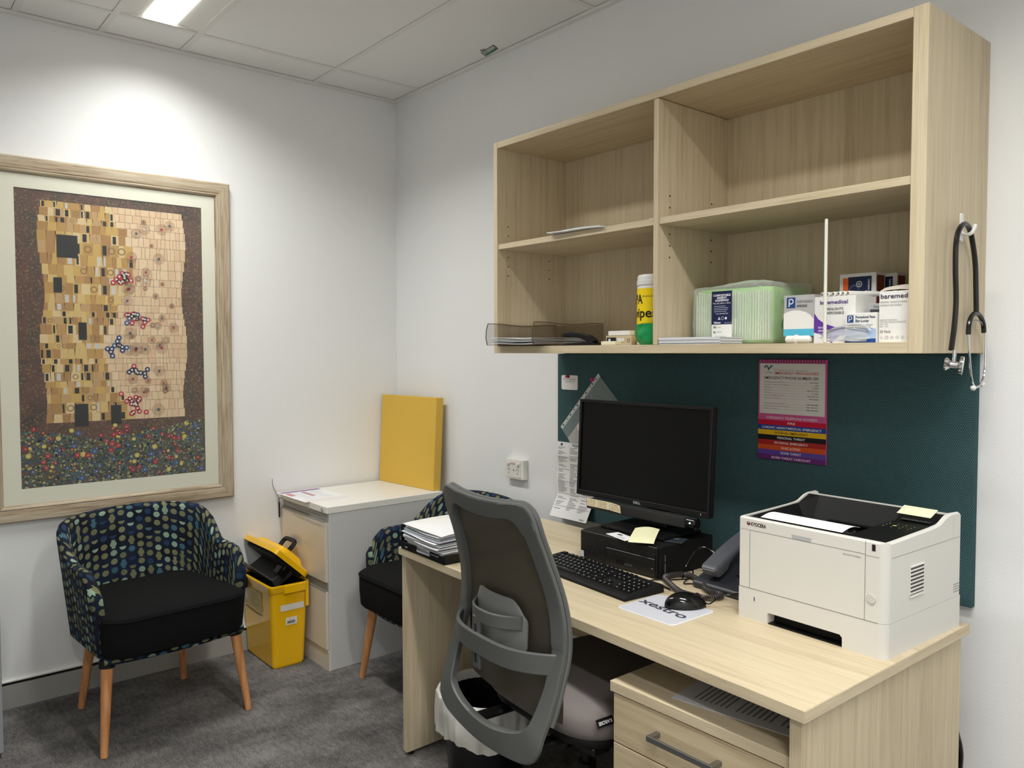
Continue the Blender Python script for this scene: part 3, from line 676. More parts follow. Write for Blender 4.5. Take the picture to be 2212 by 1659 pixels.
# ------------------------------------------------------------------ tub chairs
def tub_chair(name, label, loc, rz):
    t = thing(name, label, 'armchair', loc, rz, 'patterned tub chairs')
    # plan path, local x forward; from left arm front round the back to right arm front
    hw0, xf_, xb, rc = .268, .235, -.255, .15
    def plan(hw, xa, xb_, rc_, n=40):
        segs = []; L1 = xa-(xb_+rc_); La = rc_*PI/2; Lb = 2*(hw-rc_); tot = 2*L1+2*La+Lb
        out = []
        for k in range(n+1):
            s = tot*k/n
            if s < L1: p = (xa-s, hw); nn = (0, 1)
            elif s < L1+La: a = (s-L1)/rc_; p = (xb_+rc_-rc_*math.sin(a), hw-rc_+rc_*math.cos(a)); nn = (-math.sin(a), math.cos(a))
            elif s < L1+La+Lb: p = (xb_, hw-rc_-(s-L1-La)); nn = (-1, 0)
            elif s < L1+2*La+Lb: a = (s-L1-La-Lb)/rc_; p = (xb_+rc_-rc_*math.cos(a), -hw+rc_-rc_*math.sin(a)); nn = (-math.cos(a), -math.sin(a))
            else: p = (xb_+rc_+(s-L1-2*La-Lb), -hw); nn = (0, -1)
            out.append((p, nn, s, s/tot))
        return out, tot
    low, L = plan(.262, .205, -.225, .13); n = len(low)-1
    def top(u):      # height along the path
        d = abs(u-.5)*2; 
        q = max(0, min(1, (d-.36)/.34)); q = q*q*(3-2*q)
        z = .775-.02*(d/.36)**2 if d < .36 else .755-.125*q
        if d > .86: z -= .075*((d-.86)/.14)**2
        return z
    bm = N(); LY = bm.loops.layers.uv.verify(); rings = []; uvs = []
    th = .042
    for (p, nn, s, u) in low:
        zt = top(u); z0 = .335; ring = []; uv = []
        flare = .045
        def q(z, off):
            f = flare*(z-z0)/(.44); return (p[0]+nn[0]*(f+off)+(.0), p[1]+nn[1]*(f+off), z)
        zs = [z0+(zt-.02-z0)*k/7 for k in range(8)]
        for z in zs: ring.append(q(z, 0)); uv.append((s*1.1, z))
        for a in (30, 60, 90, 120, 150): ring.append(q(zt-.02+.02*math.sin(math.radians(a)), -th/2+th/2*math.cos(math.radians(a)))); uv.append((s*1.1, zt-.02+.0005*a))
        for z in reversed(zs): ring.append(q(z, -th)); uv.append((s*1.1, zt+.05+(zt-z)))
        ring.append(q(z0-.012, -th/2)); uv.append((s*1.1, z0-.02))
        # rounded arm fronts
        rings.append([bm.verts.new(v) for v in ring]); uvs.append(uv)
    m = len(rings[0])
    for i in range(n):
        for k in range(m):
            k2 = (k+1) % m
            f = bm.faces.new((rings[i][k], rings[i][k2], rings[i+1][k2], rings[i+1][k]))
            for lp, (a, b) in zip(f.loops, ((i, k), (i, k2), (i+1, k2), (i+1, k))): lp[LY].uv = uvs[a][b]
    for rg, sgn, ii in ((rings[0], 1, 0), (rings[-1], -1, n)):
        c = Vector((0, 0, 0))
        inner = [bm.verts.new(v.co*1.0) for v in rg]
        cen = sum((v.co for v in rg), Vector())/m
        for v in inner: v.co = v.co+(cen-v.co)*Vector((0, .55, .06)).y*Vector((1, 1, 1)).x*.35; v.co.x += .014
        for k in range(m):
            k2 = (k+1) % m; f = bm.faces.new((rg[k], rg[k2], inner[k2], inner[k]))
            for lp in f.loops: lp[LY].uv = (lp.vert.co.y+3, lp.vert.co.z)
        f = bm.faces.new(inner)
        for lp in f.loops: lp[LY].uv = (lp.vert.co.y+3, lp.vert.co.z)
    bmesh.ops.recalc_face_normals(bm, faces=bm.faces[:])
    obj('upholstered_shell', bm, M_DOT, t, True, 50)
    # front apron and base
    def apron(u, v):
        y = -.252+.504*u; return (.235+.03*math.cos((u-.5)*PI)+.010*math.sin(v*PI), y, .310+.028*v)
    bm = grid(12, 4, apron, uv=lambda u, v: (5+u*.5, v*.03)); box(bm, -.19, -.235, .312, .235, .235, .336)
    obj('base_apron', bm, M_DOT, t)
    # seat cushion
    pts = rrect(.50, .44, .075, 6); out = []
    bm = N(); R = []
    def seatp(k, z, sc):
        x, y = pts[k]; cx = .055; ww = 1.0+.0*(x > 0)
        xx = cx+x/.5*.47; k_ = max(0, min(1, (xx-.17)/.05)); yy = y/.44*(.438+.075*k_*k_*(3-2*k_))
        if x > 0: xx += .022*math.cos(y/.22*PI/2)
        return (cx+(xx-cx)*sc, yy*sc, z)
    for z, s_ in ((.335, .95), (.345, .985), (.40, 1.0), (.47, 1.0), (.484, .99), (.490, .965), (.494, .85), (.498, .6), (.50, .3)): R.append([bm.verts.new(seatp(k, z-(.012 if s_ > .95 and z > .45 else 0), s_)) for k in range(len(pts))])
    for a, b in zip(R, R[1:]):
        for i in range(len(a)): bm.faces.new((a[i], a[(i+1) % len(a)], b[(i+1) % len(a)], b[i]))
    bm.faces.new(R[0][::-1]); bm.faces.new(R[-1]); c = obj('seat_cushion', bm, M_BLKFAB, t, True, 60)
    pth = [seatp(k, .466, 1.004) for k in range(len(pts))]; obj('piping', tube(pth, .0028, 6, closed=True), M_BLKFAB, c)
    for sx, sy, foot in ((1, 1, (.25, .262)), (1, -1, (.25, -.262)), (-1, 1, (-.225, .2)), (-1, -1, (-.225, -.2))):
        tp = (foot[0]-.03*sx-(.015 if sx > 0 else -.03), foot[1]-.03*sy, .312)
        b = align_z(lathe([(0, 0), (.0115, 0), (.0125, .002), (.0195, .27), (.0205, (Vector(tp)-Vector((*foot, 0))).length), (0, (Vector(tp)-Vector((*foot, 0))).length)], 16), (*foot, 0), tp)
        lg = obj('leg', b, M_BEECH, t)
        v = (Vector(tp)-Vector((*foot, 0))).normalized(); obj('leg_socket', cyl(Vector(tp)-v*.018, Vector(tp)+v*.012, .026, 16, bev=.002), M_BLKM, lg)
    return t
tub_chair('tub_chair', 'patterned tub chair with black seat standing beneath the framed picture', (.392, -1.352, 0), math.radians(4.4))
tub_chair('tub_chair', 'patterned tub chair with black seat between filing cabinet and desk, partly hidden', (.905, -.335, 0), math.radians(-90))

# ------------------------------------------------------------------ desk
DZ = .725; D = {'fl': (1.295, -.803), 'fr': (2.843, -.887), 'br': (2.857, -.145), 'bl': (1.270, -.115)}
t = thing('desk', 'pale oak laminate desk with panel ends against the back wall', 'desk', (2.06, -.5, 0))
def q2(p): return (p[0]-2.06, p[1]+.5)
pts = [q2(D[k]) for k in ('fl', 'fr', 'br', 'bl')]
bm = extrude(pts, .025, 'xy', .0015); xf(bm, Matrix.Translation((0, 0, DZ-.025))); obj('desktop', bm, WX, t)
for a_, b_, sx in (('fr', 'br', 1), ('fl', 'bl', -1)):
    p, q = q2(D[a_]), q2(D[b_]); b = extrude([(p[0], p[1]+.001), (p[0]+sx*.0012, p[1]+.001), (q[0]+sx*.0012, q[1]-.001), (q[0], q[1]-.001)], .0225, 'xy'); xf(b, Matrix.Translation((0, 0, DZ-.0238))); obj('edge_band', b, WY, t, False)
def panel(name, p, z0, z1, m): b = extrude([q2(a) for a in p], z1-z0, 'xy', .001); xf(b, Matrix.Translation((0, 0, z0))); return obj(name, b, m, t)
panel('end_panel', [(1.300, -.792), (1.325, -.793), (1.312, -.12), (1.287, -.12)], 0.012, DZ-.025, WZ)
panel('end_panel', [(2.805, -.872), (2.831, -.874), (2.842, -.150), (2.816, -.150)], 0.0, DZ-.025, WZ)
obj('foot_glide', cyl((1.312-2.06, -.77+.5, 0), (1.312-2.06, -.77+.5, .013), .012, 12), M_BLK, t)
panel('modesty_panel', [(1.325, -.2), (2.805, -.235), (2.805, -.217), (1.325, -.182)], .345, DZ-.025, WX)
# pedestal
t = thing('drawer_pedestal', 'oak drawer pedestal under the right end of the desk', 'drawer unit', (2.335, -.86, 0))
pw = .465
obj('top_board', B(-.004, 0, .586, pw, .56, .611, .001, 1), WX, t)
obj('carcass', B(.006, .02, .02, pw-.002, .55, .586, .001, 1), WZ, t)
z = .586-.003
for k, h in enumerate((.115, .145, .29)):
    d = obj('drawer_front', B(.006, .002, z-h, pw-.004, .019, z, .001, 1), wood('x', 'oak_drawer', (208, 192, 160), (166, 146, 114)), t)
    hz = z-h*.42 if k < 2 else z-.06
    bm = N(); box(bm, .135, -.034, hz-.007, .31, -.028, hz+.006, .0008, 1)
    for hx in (.135, .298): box(bm, hx, -.03, hz-.006, hx+.012, .003, hz+.005, .0008, 1)
    obj('bar_handle', bm, M_METAL, d); z -= h+.003
t = thing('document', 'printed page lying on the drawer pedestal under the desktop', 'sheet', (2.62, -.66, .6115), math.radians(8))
obj('page', B(-.155, -.145, 0, .165, .1, .0015), mat('page_grey', (196, 196, 198), .8), t, False)
gr = G((-.155, -.145, .0016), (0, 1, 0), (-1, 0, 0)); gr.ux = Vector((0, 1, 0)); gr.uy = Vector((-1, 0, 0)); gr.n = Vector((0, 0, 1))
for k in range(22):
    a = .01+k*.0125
    if k in (7, 15): continue
    gr.poly([(.03, -a-.03), (.03, -a-.034), (random.uniform(.12, .2), -a-.034), (random.uniform(.12, .2), -a-.03)], (110, 110, 112), 1)
gr.build('page_text', t)

# ------------------------------------------------------------------ waste bin
t = thing('waste_bin', 'black waste bin with a white plastic liner behind the office chair', 'bin', (1.60, -.665, 0))
obj('bin_body', lathe([(0, .004), (.115, .004), (.12, 0), (.14, .27), (.146, .275), (.143, .278), (.137, .27), (.117, .01), (0, .01)], 40), mat('bin_black', (13, 13, 15), .3), t)
def bag(u, v):
    a = u*2*PI; n_ = noise.noise(Vector((math.cos(a)*2.2, math.sin(a)*2.2, v*2.5)))
    prof = [(.132, .19), (.138, .27), (.149, .300), (.160, .292), (.162, .25), (.157, .20), (.151, .16)]
    x = v*(len(prof)-1); i = min(int(x), len(prof)-2); f = x-i; r = prof[i][0]*(1-f)+prof[i+1][0]*f; z = prof[i][1]*(1-f)+prof[i+1][1]*f
    w = max(0, (v-.25)); rip = .006*math.sin(a*17+v*4)+.004*math.sin(a*31+2)
    return ((r+n_*.02*w+rip*w)*math.cos(a), (r+n_*.02*w+rip*w)*math.sin(a), z+n_*.03*w+.012*math.sin(a*3)*w)
bm = grid(120, 22, bag); bmesh.ops.remove_doubles(bm, verts=bm.verts[:], dist=1e-5); obj('bin_liner', bm, M_BAG, t, True, 180)

# ------------------------------------------------------------------ office chair
t = thing('office_chair', 'grey mesh-backed office chair with taupe seat pulled up to the desk', 'office chair', (2.05, -.945, 0), math.radians(-5.5))
KP = [(1.035, .196, -.062), (.98, .206, -.05), (.90, .213, -.022), (.80, .226, .004), (.70, .236, .008), (.62, .238, -.012), (.55, .237, -.035), (.49, .232, -.058), (.45, .224, -.066)]
KP = [tuple(v) for v in spline(KP, 6)]
def prof(z):
    K = KP
    if z >= K[0][0]: return K[0][1], K[0][2]
    for a, b in zip(K, K[1:]):
        if z >= b[0]: f = (z-b[0])/(a[0]-b[0]); return b[1]+(a[1]-b[1])*f, b[2]+(a[2]-b[2])*f
    return K[-1][1], K[-1][2]
def bow(x, z): return -.028*(1-min(1, (x/.23)**2))
# outer outline of the back frame (x, z), closed, counterclockwise
ol = [(0, 1.030), (-.09, 1.033), (-.145, 1.038), (-.176, 1.037), (-.197, 1.022), (-.206, .995)]
ol += [(-prof(z)[0], z) for z in (.95, .9, .84, .78, .72, .66, .6, .55)]
ol += [(-.232, .50), (-.226, .462), (-.206, .434), (-.165, .419), (-.08, .409), (0, .405)]
full = [Vector((x, 0, z)) for x, z in ol] + [Vector((-x, 0, z)) for x, z in reversed(ol[1:-1])]
sp_ = spline(full, 6, True)
def yo(p):
    z = p.z; return prof(max(z, .4))[1]+bow(p.x, z)*(1 if z > .7 else .45)
bm = N(); n = len(sp_); rings = []
for i in range(n):
    a = sp_[i-1]; b = sp_[(i+1) % n]; tg = (b-a).normalized(); inn = Vector((tg.z, 0, -tg.x))
    c = Vector((0, 0, .72))-sp_[i]
    if inn.dot(c) < 0: inn = -inn
    p = sp_[i]; wd_ = .043 if p.z > .6 else .043+.016*min(1, (.6-p.z)/.12)
    if p.z > 1.0: wd_ = .046
    def sm(x): x = max(0., min(1., x)); return x*x*(3-2*x)
    tz = sm((p.z-.93)/.09); bz = sm((.525-p.z)/.105)
    q = Vector((p.x-math.copysign(wd_*sm(abs(p.x)/.2), p.x), 0, p.z-wd_*tz+wd_*.95*bz)); P0 = Vector((p.x, yo(p), p.z)); P1 = Vector((q.x, yo(q), q.z)); e = (P1-P0).normalized(); tn = Vector((b.x-a.x, yo(b)-yo(a), b.z-a.z)).normalized(); 
    dz_ = (yo(Vector((p.x, 0, p.z+.01)))-yo(Vector((p.x, 0, p.z-.01))))/.02; dx_ = (yo(Vector((p.x+.01, 0, p.z)))-yo(Vector((p.x-.01, 0, p.z))))/.02
    nn = Vector((dx_, -1, dz_)).normalized()
    th = .009
    ring = [P0-nn*th*.4, P0+nn*th*.6, P0+nn*th+e*.005, P1+nn*th-e*.004, P1+nn*th*.5, P1-nn*th, P0-nn*th+e*.006]
    rings.append([bm.verts.new(v) for v in ring])
for i in range(n):
    A, Bq = rings[i], rings[(i+1) % n]
    for k in range(7): bm.faces.new((A[k], A[(k+1) % 7], Bq[(k+1) % 7], Bq[k]))
bmesh.ops.recalc_face_normals(bm, faces=bm.faces[:]); bk = obj('back_frame', bm, M_GREYP, t, True, 40)
# front rim that carries the mesh
rim = [v for v in spline(full, 4, True) if v.z > .52]
i0 = min(range(len(rim)), key=lambda i: abs(rim[i].x-.23)+abs(rim[i].z-.52)) 
rim = rim[i0+1:]+rim[:i0+1] if i0+1 < len(rim) else rim
rp = [(p.x*.985, yo(p)+.012, p.z-.003) for p in rim]
lo = [i for i in range(1, len(rp)) if (Vector(rp[i])-Vector(rp[i-1])).length > .15]
if lo: rp = rp[lo[0]:]+rp[:lo[0]]
obj('mesh_rim', tube(rp, .0075, 8), M_GREYP, t)
def ms(u, v):
    z = .50+v*.50; w = prof(z)[0]-.03; x = -w+2*w*u
    y = prof(z)[1] if z > .7 else prof(.7)[1]+(.7-z)*.05
    return (x, y+bow(x, z)+.010, z)
bm = grid(16, 24, ms); thick(bm, .0015); obj('mesh_back', bm, M_MESH, t)
def band(ua, ub, z0f, hgt, yf, th, xw, nn=24, curve=0):
    """curved strap between -xw and xw"""
    bm = N(); R = []
    for k in range(nn+1):
        u = -1+2*k/nn; x = u*xw; y = yf(u); z = z0f(u)
        R.append([bm.verts.new(p) for p in ((x, y, z), (x, y, z+hgt), (x, y+th, z+hgt), (x, y+th, z))])
    for a, b in zip(R, R[1:]):
        for k in range(4): bm.faces.new((a[k], a[(k+1) % 4], b[(k+1) % 4], b[k]))
    bm.faces.new(R[0]); bm.faces.new(R[-1][::-1]); bmesh.ops.recalc_face_normals(bm, faces=bm.faces[:])
    bmesh.ops.bevel(bm, geom=[e for e in bm.edges if abs(e.verts[0].co.z-e.verts[1].co.z) < .002 and abs(e.verts[0].co.x-e.verts[1].co.x) > .001], offset=.003, segments=1, affect='EDGES')
    return bm
obj('cross_bar', band(0, 0, lambda u: .628, .052, lambda u: .0-.088*(1-abs(u)**3.2), .012, .222), M_GREYP, t)
# lumbar plate and its holder
pts = rrect(.235, .168, .035, 6, 0, .695)
bm = N(); vs = [bm.verts.new((x, 0, z)) for x, z in pts]; bm.faces.new(vs)
bm2 = grid(28, 20, lambda u, v: ((-.1175+.235*u)*(1-.16*max(0, abs(v-.5)*2-.75)/.25*abs(2*u-1)**3), -.018-.03*(1-((u-.5)*2)**2)-.006*(1-v), .612+.17*v-(v-.5)*.07*(max(0, abs(2*u-1)-.55)/.45)**2)); thick(bm2, .006); bm.free()
obj('lumbar_plate', bm2, M_GREYL, t)
hb = N(); join(hb, band(0, 0, lambda u: .708, .036, lambda u: -.03-.05*(1-abs(u)**2.5), .008, .105))
box(hb, -.045, -.079, .585, -.01, -.071, .72, .002, 1); hb_o = obj('lumbar_holder', hb, M_GREYP, t)
obj('height_slot', B(-.031, -.0805, .60, -.024, -.0788, .70, .0005, 1), M_DARK, hb_o)
# seat
def seat(bm, sx, sy, sz, cz, cy, e=4.0):
    V = []; nu, nv = 48, 18
    for j in range(nv+1):
        ph = -PI/2+PI*j/nv; R = []
        for i in range(nu):
            a = 2*PI*i/nu; c, s = math.cos(a), math.sin(a)
            pw_ = 2/e; x = math.copysign(abs(c)**pw_, c)*sx; y = math.copysign(abs(s)**pw_, s)*sy
            k = abs(math.cos(ph))**.3; z = math.copysign(abs(math.sin(ph))**.8, math.sin(ph))*sz
            R.append(bm.verts.new((x*k, cy+y*k, cz+z+.012*(y/sy)**2*k-.008*k*(abs(x/sx)**2) )))
        V.append(R)
    for a, b in zip(V, V[1:]):
        for i in range(nu): bm.faces.new((a[i], a[(i+1) % nu], b[(i+1) % nu], b[i]))
    bmesh.ops.remove_doubles(bm, verts=bm.verts[:], dist=1e-5); return bm
obj('seat_cushion', seat(N(), .242, .245, .052, .470, .285), M_TAUPE, t, True, 80)
obj('seat_pan', seat(N(), .225, .225, .03, .425, .285), M_BLKM, t, True, 80)
tg_ = thing('brand_tab', '', '', (0, 0, 0)); del tg_['label']; del tg_['category']; tg_.parent = t
tg_.location = (.2385, .125, .493); tg_.rotation_euler = (math.radians(0), math.radians(62), 0)
obj('tab', B(-.010, -.026, -.001, .010, .026, .002, .0005, 1), M_BLK, tg_)
gr = G((-.008, .024, .0022), (0, -1, 0), (1, 0, 0)); gr.n = Vector((0, 0, 1)); gr.text('KAROSE', .003, .005, .011, (224, 224, 224), 1, .02, width=.042); gr.build('tab_lettering', tg_)
# mechanism, column, star base
bm = N(); box(bm, -.07, .14, .345, .07, .40, .40, .012, 2); box(bm, -.13, -.06, .402, -.09, .16, .418, .006, 1); box(bm, .09, -.06, .402, .13, .16, .418, .006, 1); box(bm, -.2, .12, .385, .2, .18, .41, .006, 1)
obj('tilt_mechanism', bm, M_BLK, t)
cx_, cy_ = 0.0, .27
obj('gas_column', join(cyl((cx_, cy_, .09), (cx_, cy_, .25), .026, 20), cyl((cx_, cy_, .25), (cx_, cy_, .36), .014, 20)), M_BLK, t)
for k in range(5):
    a = math.radians(41.5+72*k); ex, ey = cx_+.28*math.cos(a), cy_+.28*math.sin(a)
    b = N(); dirv = Vector((math.cos(a), math.sin(a), 0)); sd = Vector((-dirv.y, dirv.x, 0)); R = []
    for (r, w, zt, zb) in ((.02, .034, .125, .075), (.12, .026, .118, .08), (.24, .021, .1, .072), (.295, .018, .085, .064)):
        c = Vector((cx_, cy_, 0))+dirv*r; R.append([b.verts.new(c+sd*w*s1+Vector((0, 0, z))) for s1, z in ((-1, zb), (1, zb), (.8, zt), (-.8, zt))])
    for A, Bq in zip(R, R[1:]):
        for q in range(4): b.faces.new((A[q], A[(q+1) % 4], Bq[(q+1) % 4], Bq[q]))
    b.faces.new(R[0][::-1]); b.faces.new(R[-1]); bmesh.ops.recalc_face_normals(b, faces=b.faces[:]); bmesh.ops.bevel(b, geom=b.edges[:], offset=.003, segments=1, affect='EDGES')
    bl = obj('base_arm', b, M_GREYP, t)
    c = Vector((ex, ey, .028)); cb = cyl(c-sd*.022, c-sd*.006, .028, 18, bev=.003); cyl(c+sd*.006, c+sd*.022, .028, 18, bm=cb, bev=.003); cyl(c, c+Vector((0, 0, .045)), .008, 10, bm=cb)
    obj('caster', cb, M_BLK, bl)

# ------------------------------------------------------------------ document tray with papers on the desk's left end
t = thing('document_tray', 'black desk tray heaped with papers at the left end of the desk', 'tray', (1.462, -.667, DZ), math.radians(-3))
def trayshell(w, d):
    b = N(); box(b, -w, -d, 0, w, d, .004, .001, 1); box(b, -w, -d, 0, -w+.004, d, .082, .001, 1); box(b, w-.004, -d, 0, w, d, .03, .001, 1); box(b, -w, d-.004, 0, w, d, .03, .001, 1)
    box(b, -w, -d, 0, -w*.28, -d+.004, .026, .001, 1); box(b, w*.35, -d, 0, w, -d+.004, .026, .001, 1); return b
obj('tray_shell', trayshell(.138, .146), M_BLK, t)
rr = random.Random(5)
stack_t = thing('paper_stack', 'loose heap of papers and punched sleeves lying in the black desk tray', 'papers', (1.462, -.667, DZ+.0045), math.radians(-3))
def sheetmesh(w, d, z, ang, amp, th=.0015, dx=0, dy=0, slump=0):
    s1 = rr.uniform(0, 6)
    b = grid(12, 10, lambda u, v: ((u-.5)*w+dx, (v-.5)*d+dy, z+amp*math.sin(u*5+s1)*math.sin(v*3+s1)-slump*max(0, .5-v)**2*(.7+.6*u))); thick(b, th); xf(b, Matrix.Rotation(ang, 4, 'Z')); return b
z = .004
sheets = []
for k in range(23):
    bulk = .0018+.0011*(k % 3)
    col = [M_PAPER, M_PAPERB, M_PAPER, M_SLEEVE, mat('lilac_sheet', (214, 212, 228), .8)][(k*7) % 5]
    o = obj('sheet', sheetmesh(.225-.01*rr.random(), .288-.01*rr.random(), z, rr.uniform(-.05, .05), .0012+.0001*k, bulk*.8, rr.uniform(-.012, .004), rr.uniform(-.014, .0)*(k > 8), .03*k/26), col, stack_t)
    z += bulk+.0009
top = obj('punched_sleeve', sheetmesh(.235, .288, z+.001, .03, .0015, .0006, 0, -.006, .03), mat('sleeve_top', (236, 238, 238), .25), stack_t)
gr = G((-.105, -.14, z+.0065), (0, 1, 0), (-1, 0, 0))
for x in (.04, .075, .12, .165, .21, .25): v_ = (x-.14+.006)/.288+.5; h_ = G((-.105, x-.14, z+.0078-.022*max(0, .5-v_)**2), (0, 1, 0), (-1, 0, 0)); h_.circ(0, 0, .004, (20, 20, 22), 1, ry=.003); h_.build('punch_hole', top)

# ------------------------------------------------------------------ desktop computer and monitor
t = thing('desktop_computer', 'black desktop computer lying flat under the monitor on the desk', 'computer', (1.965, -.302, DZ))
obj('case', B(-.157, -.128, 0, .165, .128, .095, .003, 2), M_BLKM, t)
bm = N(); box(bm, -.157, -.134, .001, .157, -.126, .094, .002, 1); fb = obj('front_bezel', bm, M_BLK, t)
bm = N()
for r in range(12):
    for c in range(44):
        x = -.153+c*.0069+(r % 2)*.0034; zz = .010+r*.0068
        if x > .148: continue
        if x > -.048 and zz < .062: continue
        box(bm, x, -.1352, zz, x+.0046, -.1335, zz+.0042)
obj('honeycomb_grille', bm, mat('grille_black', (34, 34, 34), .5), fb, False)
bm = N(); box(bm, -.045, -.1365, .006, .15, -.133, .06, .002, 1); obj('drive_panel', bm, mat('drive_panel_black', (20, 20, 21), .4), fb)
gr = G((0, -.137, 0), (1, 0, 0), (0, 0, 1)); gr.ring(-.026, .047, .009, .0078, (60, 60, 60), 1); gr.text('D', -.0295, .0435, .009, (66, 66, 66), 1)
gr.rect(-.01, .047, .15, .0012, (52, 52, 52), 1); gr.rect(.0, .018, .03, .012, (4, 4, 4), 1)
for k in range(4): gr.rect(.036+.008*k, .02, .005, .006, (80, 80, 80), 1)
gr.circ(.142, .03, .002, (170, 170, 170), 1); gr.rect(-.152, .01, .014, .02, (186, 200, 214), 2); gr.build('front_markings', fb)
gr = G((.1652, -.11, 0), (0, 1, 0), (0, 0, 1)); gr.rect(.002, .015, .004, .03, (110, 110, 112), 1); gr.rect(.002, .05, .004, .02, (100, 100, 102), 1); gr.build('side_sticker', t)
MZ = DZ+.0955
t = thing('monitor', 'black flat monitor with sound bar standing on the desktop computer', 'monitor', (1.908, -.30, MZ))
obj('stand_base', B(-.075, -.07, 0, .185, .115, .010, .003, 2), M_BLK, t)
bm = N(); box(bm, .02, .045, .009, .10, .065, .28, .004, 1); obj('stand_neck', bm, M_BLK, t)
mw, z0, z1 = .279, .892-MZ, 1.226-MZ
TILT = Matrix.Translation((0, .03, z0)) @ Matrix.Rotation(math.radians(-3), 4, 'X') @ Matrix.Translation((0, -.03, -z0))
obj('screen_housing', B(-mw, .03, z0, mw, .05, z1, .004, 2), M_BLKM, t).matrix_local = TILT
bm = N(); yb = .022
for a in ((-mw, yb, z0, mw, .031, z0+.018), (-mw, yb, z1-.010, mw, .031, z1), (-mw, yb, z0+.018, -mw+.009, .031, z1-.010), (mw-.009, yb, z0+.018, mw, .031, z1-.010)): box(bm, *a, .0012, 1)
bz = obj('bezel', bm, M_BLK, t); bz.matrix_local = TILT
obj('screen', B(-mw+.009, .0285, z0+.018, mw-.009, .031, z1-.010), M_SCREEN, t, False).matrix_local = TILT
gr = G((0, yb-.0002, z0), (1, 0, 0), (0, 0, 1)); gr.text('DELL', -.016, .0045, .011, (170, 172, 174), 1, .03, width=.030); gr.rect(.25, .006, .0015, .007, (210, 210, 210), 1); gr.build('logo', t).matrix_local = TILT
sb0, sb1 = -.205, .21
sb = obj('sound_bar', B(sb0, -.004, z0-.036, sb1, .035, z0-.003, .005, 2), mat('soundbar_grille', (30, 30, 30), .75, bump=.5, bscale=1500), t)
obj('sound_bar_end_cap', cyl((sb1, .016, z0-.0195), (sb1+.035, .016, z0-.0195), .0185, 20, bev=.004), M_BLKG, sb); 
obj('status_light', cyl((sb1+.02, -.0022, z0-.016), (sb1+.02, -.0045, z0-.016), .002, 10), mat('led_white', (255, 255, 255), .4, emit=4), sb)
# sticky labels on the sound bar
for k, x in enumerate((sb0+.006, sb0+.058, sb0+.110)):
    o = thing('paper_label', ['leftmost cream label with small writing stuck on the sound bar', 'middle cream label with small writing stuck on the sound bar', 'rightmost cream label with a lifting corner stuck on the sound bar'][k], 'label', (1.908+x, -.3045, MZ+z0-.026), 0, 'cream labels on the sound bar')
    bm = grid(6, 4, lambda u, v: (u*.0505, -.0008-(.006*max(0, u-.6)*2*v if k == 2 else .0), v*.026-.004*(k == 2)*u)); thick(bm, .0004); obj('label_paper', bm, M_BEIGE, o)
    gr = G((0, -.0016, 0), (1, 0, 0), (0, 0, 1)); 
    for q in range(3): gr.text(['Dr IAN LEO', 'Ext 4471 900', 'Wolper Hospital'][q] if k == 0 else ['Medical Imaging', '9328 6077', 'Main Desk'][q] if k == 1 else ['Pathology', 'Ground Floor', '1800 001 199'][q], .006, .019-q*.0072-.001*(k == 2), .0058, (130, 108, 70), 1, width=.034)
    gr.build('label_text', o)
# notes on the computer
t = thing('sticky_note', 'pale yellow curled sticky note lying on top of the desktop computer', 'sticky note', (2.035, -.39, DZ+.0975), math.radians(32))
bm = grid(10, 8, lambda u, v: ((u-.5)*.076, (v-.5)*.135, .004+.013*v**.5+.006*math.sin(u*3)*v)); thick(bm, .0003); obj('note_paper', bm, M_STICKY, t)
t = thing('business_card', 'white card with black logo lying on the desktop computer left of the yellow note', 'card', (1.955, -.412, DZ+.0955), math.radians(-14))
obj('card', B(-.045, -.022, 0, .06, .024, .0008), M_PAPER, t, False); gr = G((-.045, -.022, .0009), (1, 0, 0), (0, 1, 0)); gr.circ(.03, .03, .008, (70, 70, 74), 1, ry=.006); gr.circ(.04, .031, .007, (90, 90, 92), 1, ry=.005); gr.lines(.05, .02, .04, 4, .004, .0012, (190, 190, 190), 1); gr.build('card_print', t)
t = thing('plastic_packet', 'small dark foil packet lying beside the yellow note on the computer', 'packet', (2.10, -.33, DZ+.0958), math.radians(20))
obj('packet_film', B(-.03, -.03, 0, .035, .03, .003, .001, 1), mat('foil_packet', (52, 58, 62), .25), t); gr = G((-.03, -.03, .0032), (1, 0, 0), (0, 1, 0)); gr.text('SATA', .01, .035, .014, (150, 156, 158), 1); gr.build('packet_print', t)

# ------------------------------------------------------------------ keyboard
t = thing('keyboard', 'black full-size computer keyboard on the desk', 'keyboard', (1.985, -.567, DZ), math.radians(-5.5))
KW, KD = .445, .148
bm = extrude([(-KD/2, 0), (KD/2, 0), (KD/2, .022), (KD/2-.012, .0235), (-KD/2+.01, .0125), (-KD/2, .009)], KW, 'yz', .002); xf(bm, Matrix.Translation((-KW/2, 0, 0))); obj('keyboard_case', bm, M_BLKM, t)
U = .0187; ux0 = -KW/2+.013
sl_ = (.0235-.0125)/(KD-.022)
def keymesh(w):
    b = N(); g_ = .0012; lx = w-2*g_
    loftb = loft([(0, rrect(lx, U-2*g_, .0015, 2)), (.005, rrect(lx-.003, U-2*g_-.003, .0015, 2))], b, True, True)
    for f in loftb.faces: f.material_index = 0
    v = [loftb.verts.new(p) for p in ((-.0035, .0012, .0052), (.0, .0012, .0052), (.0, .0042, .0052), (-.0035, .0042, .0052))]; f = loftb.faces.new(v); f.material_index = 1
    me = finish(loftb, False); me.name = 'key'; me.materials.append(M_BLK); me.materials.append(flat((196, 200, 204))); return me
kc = {}
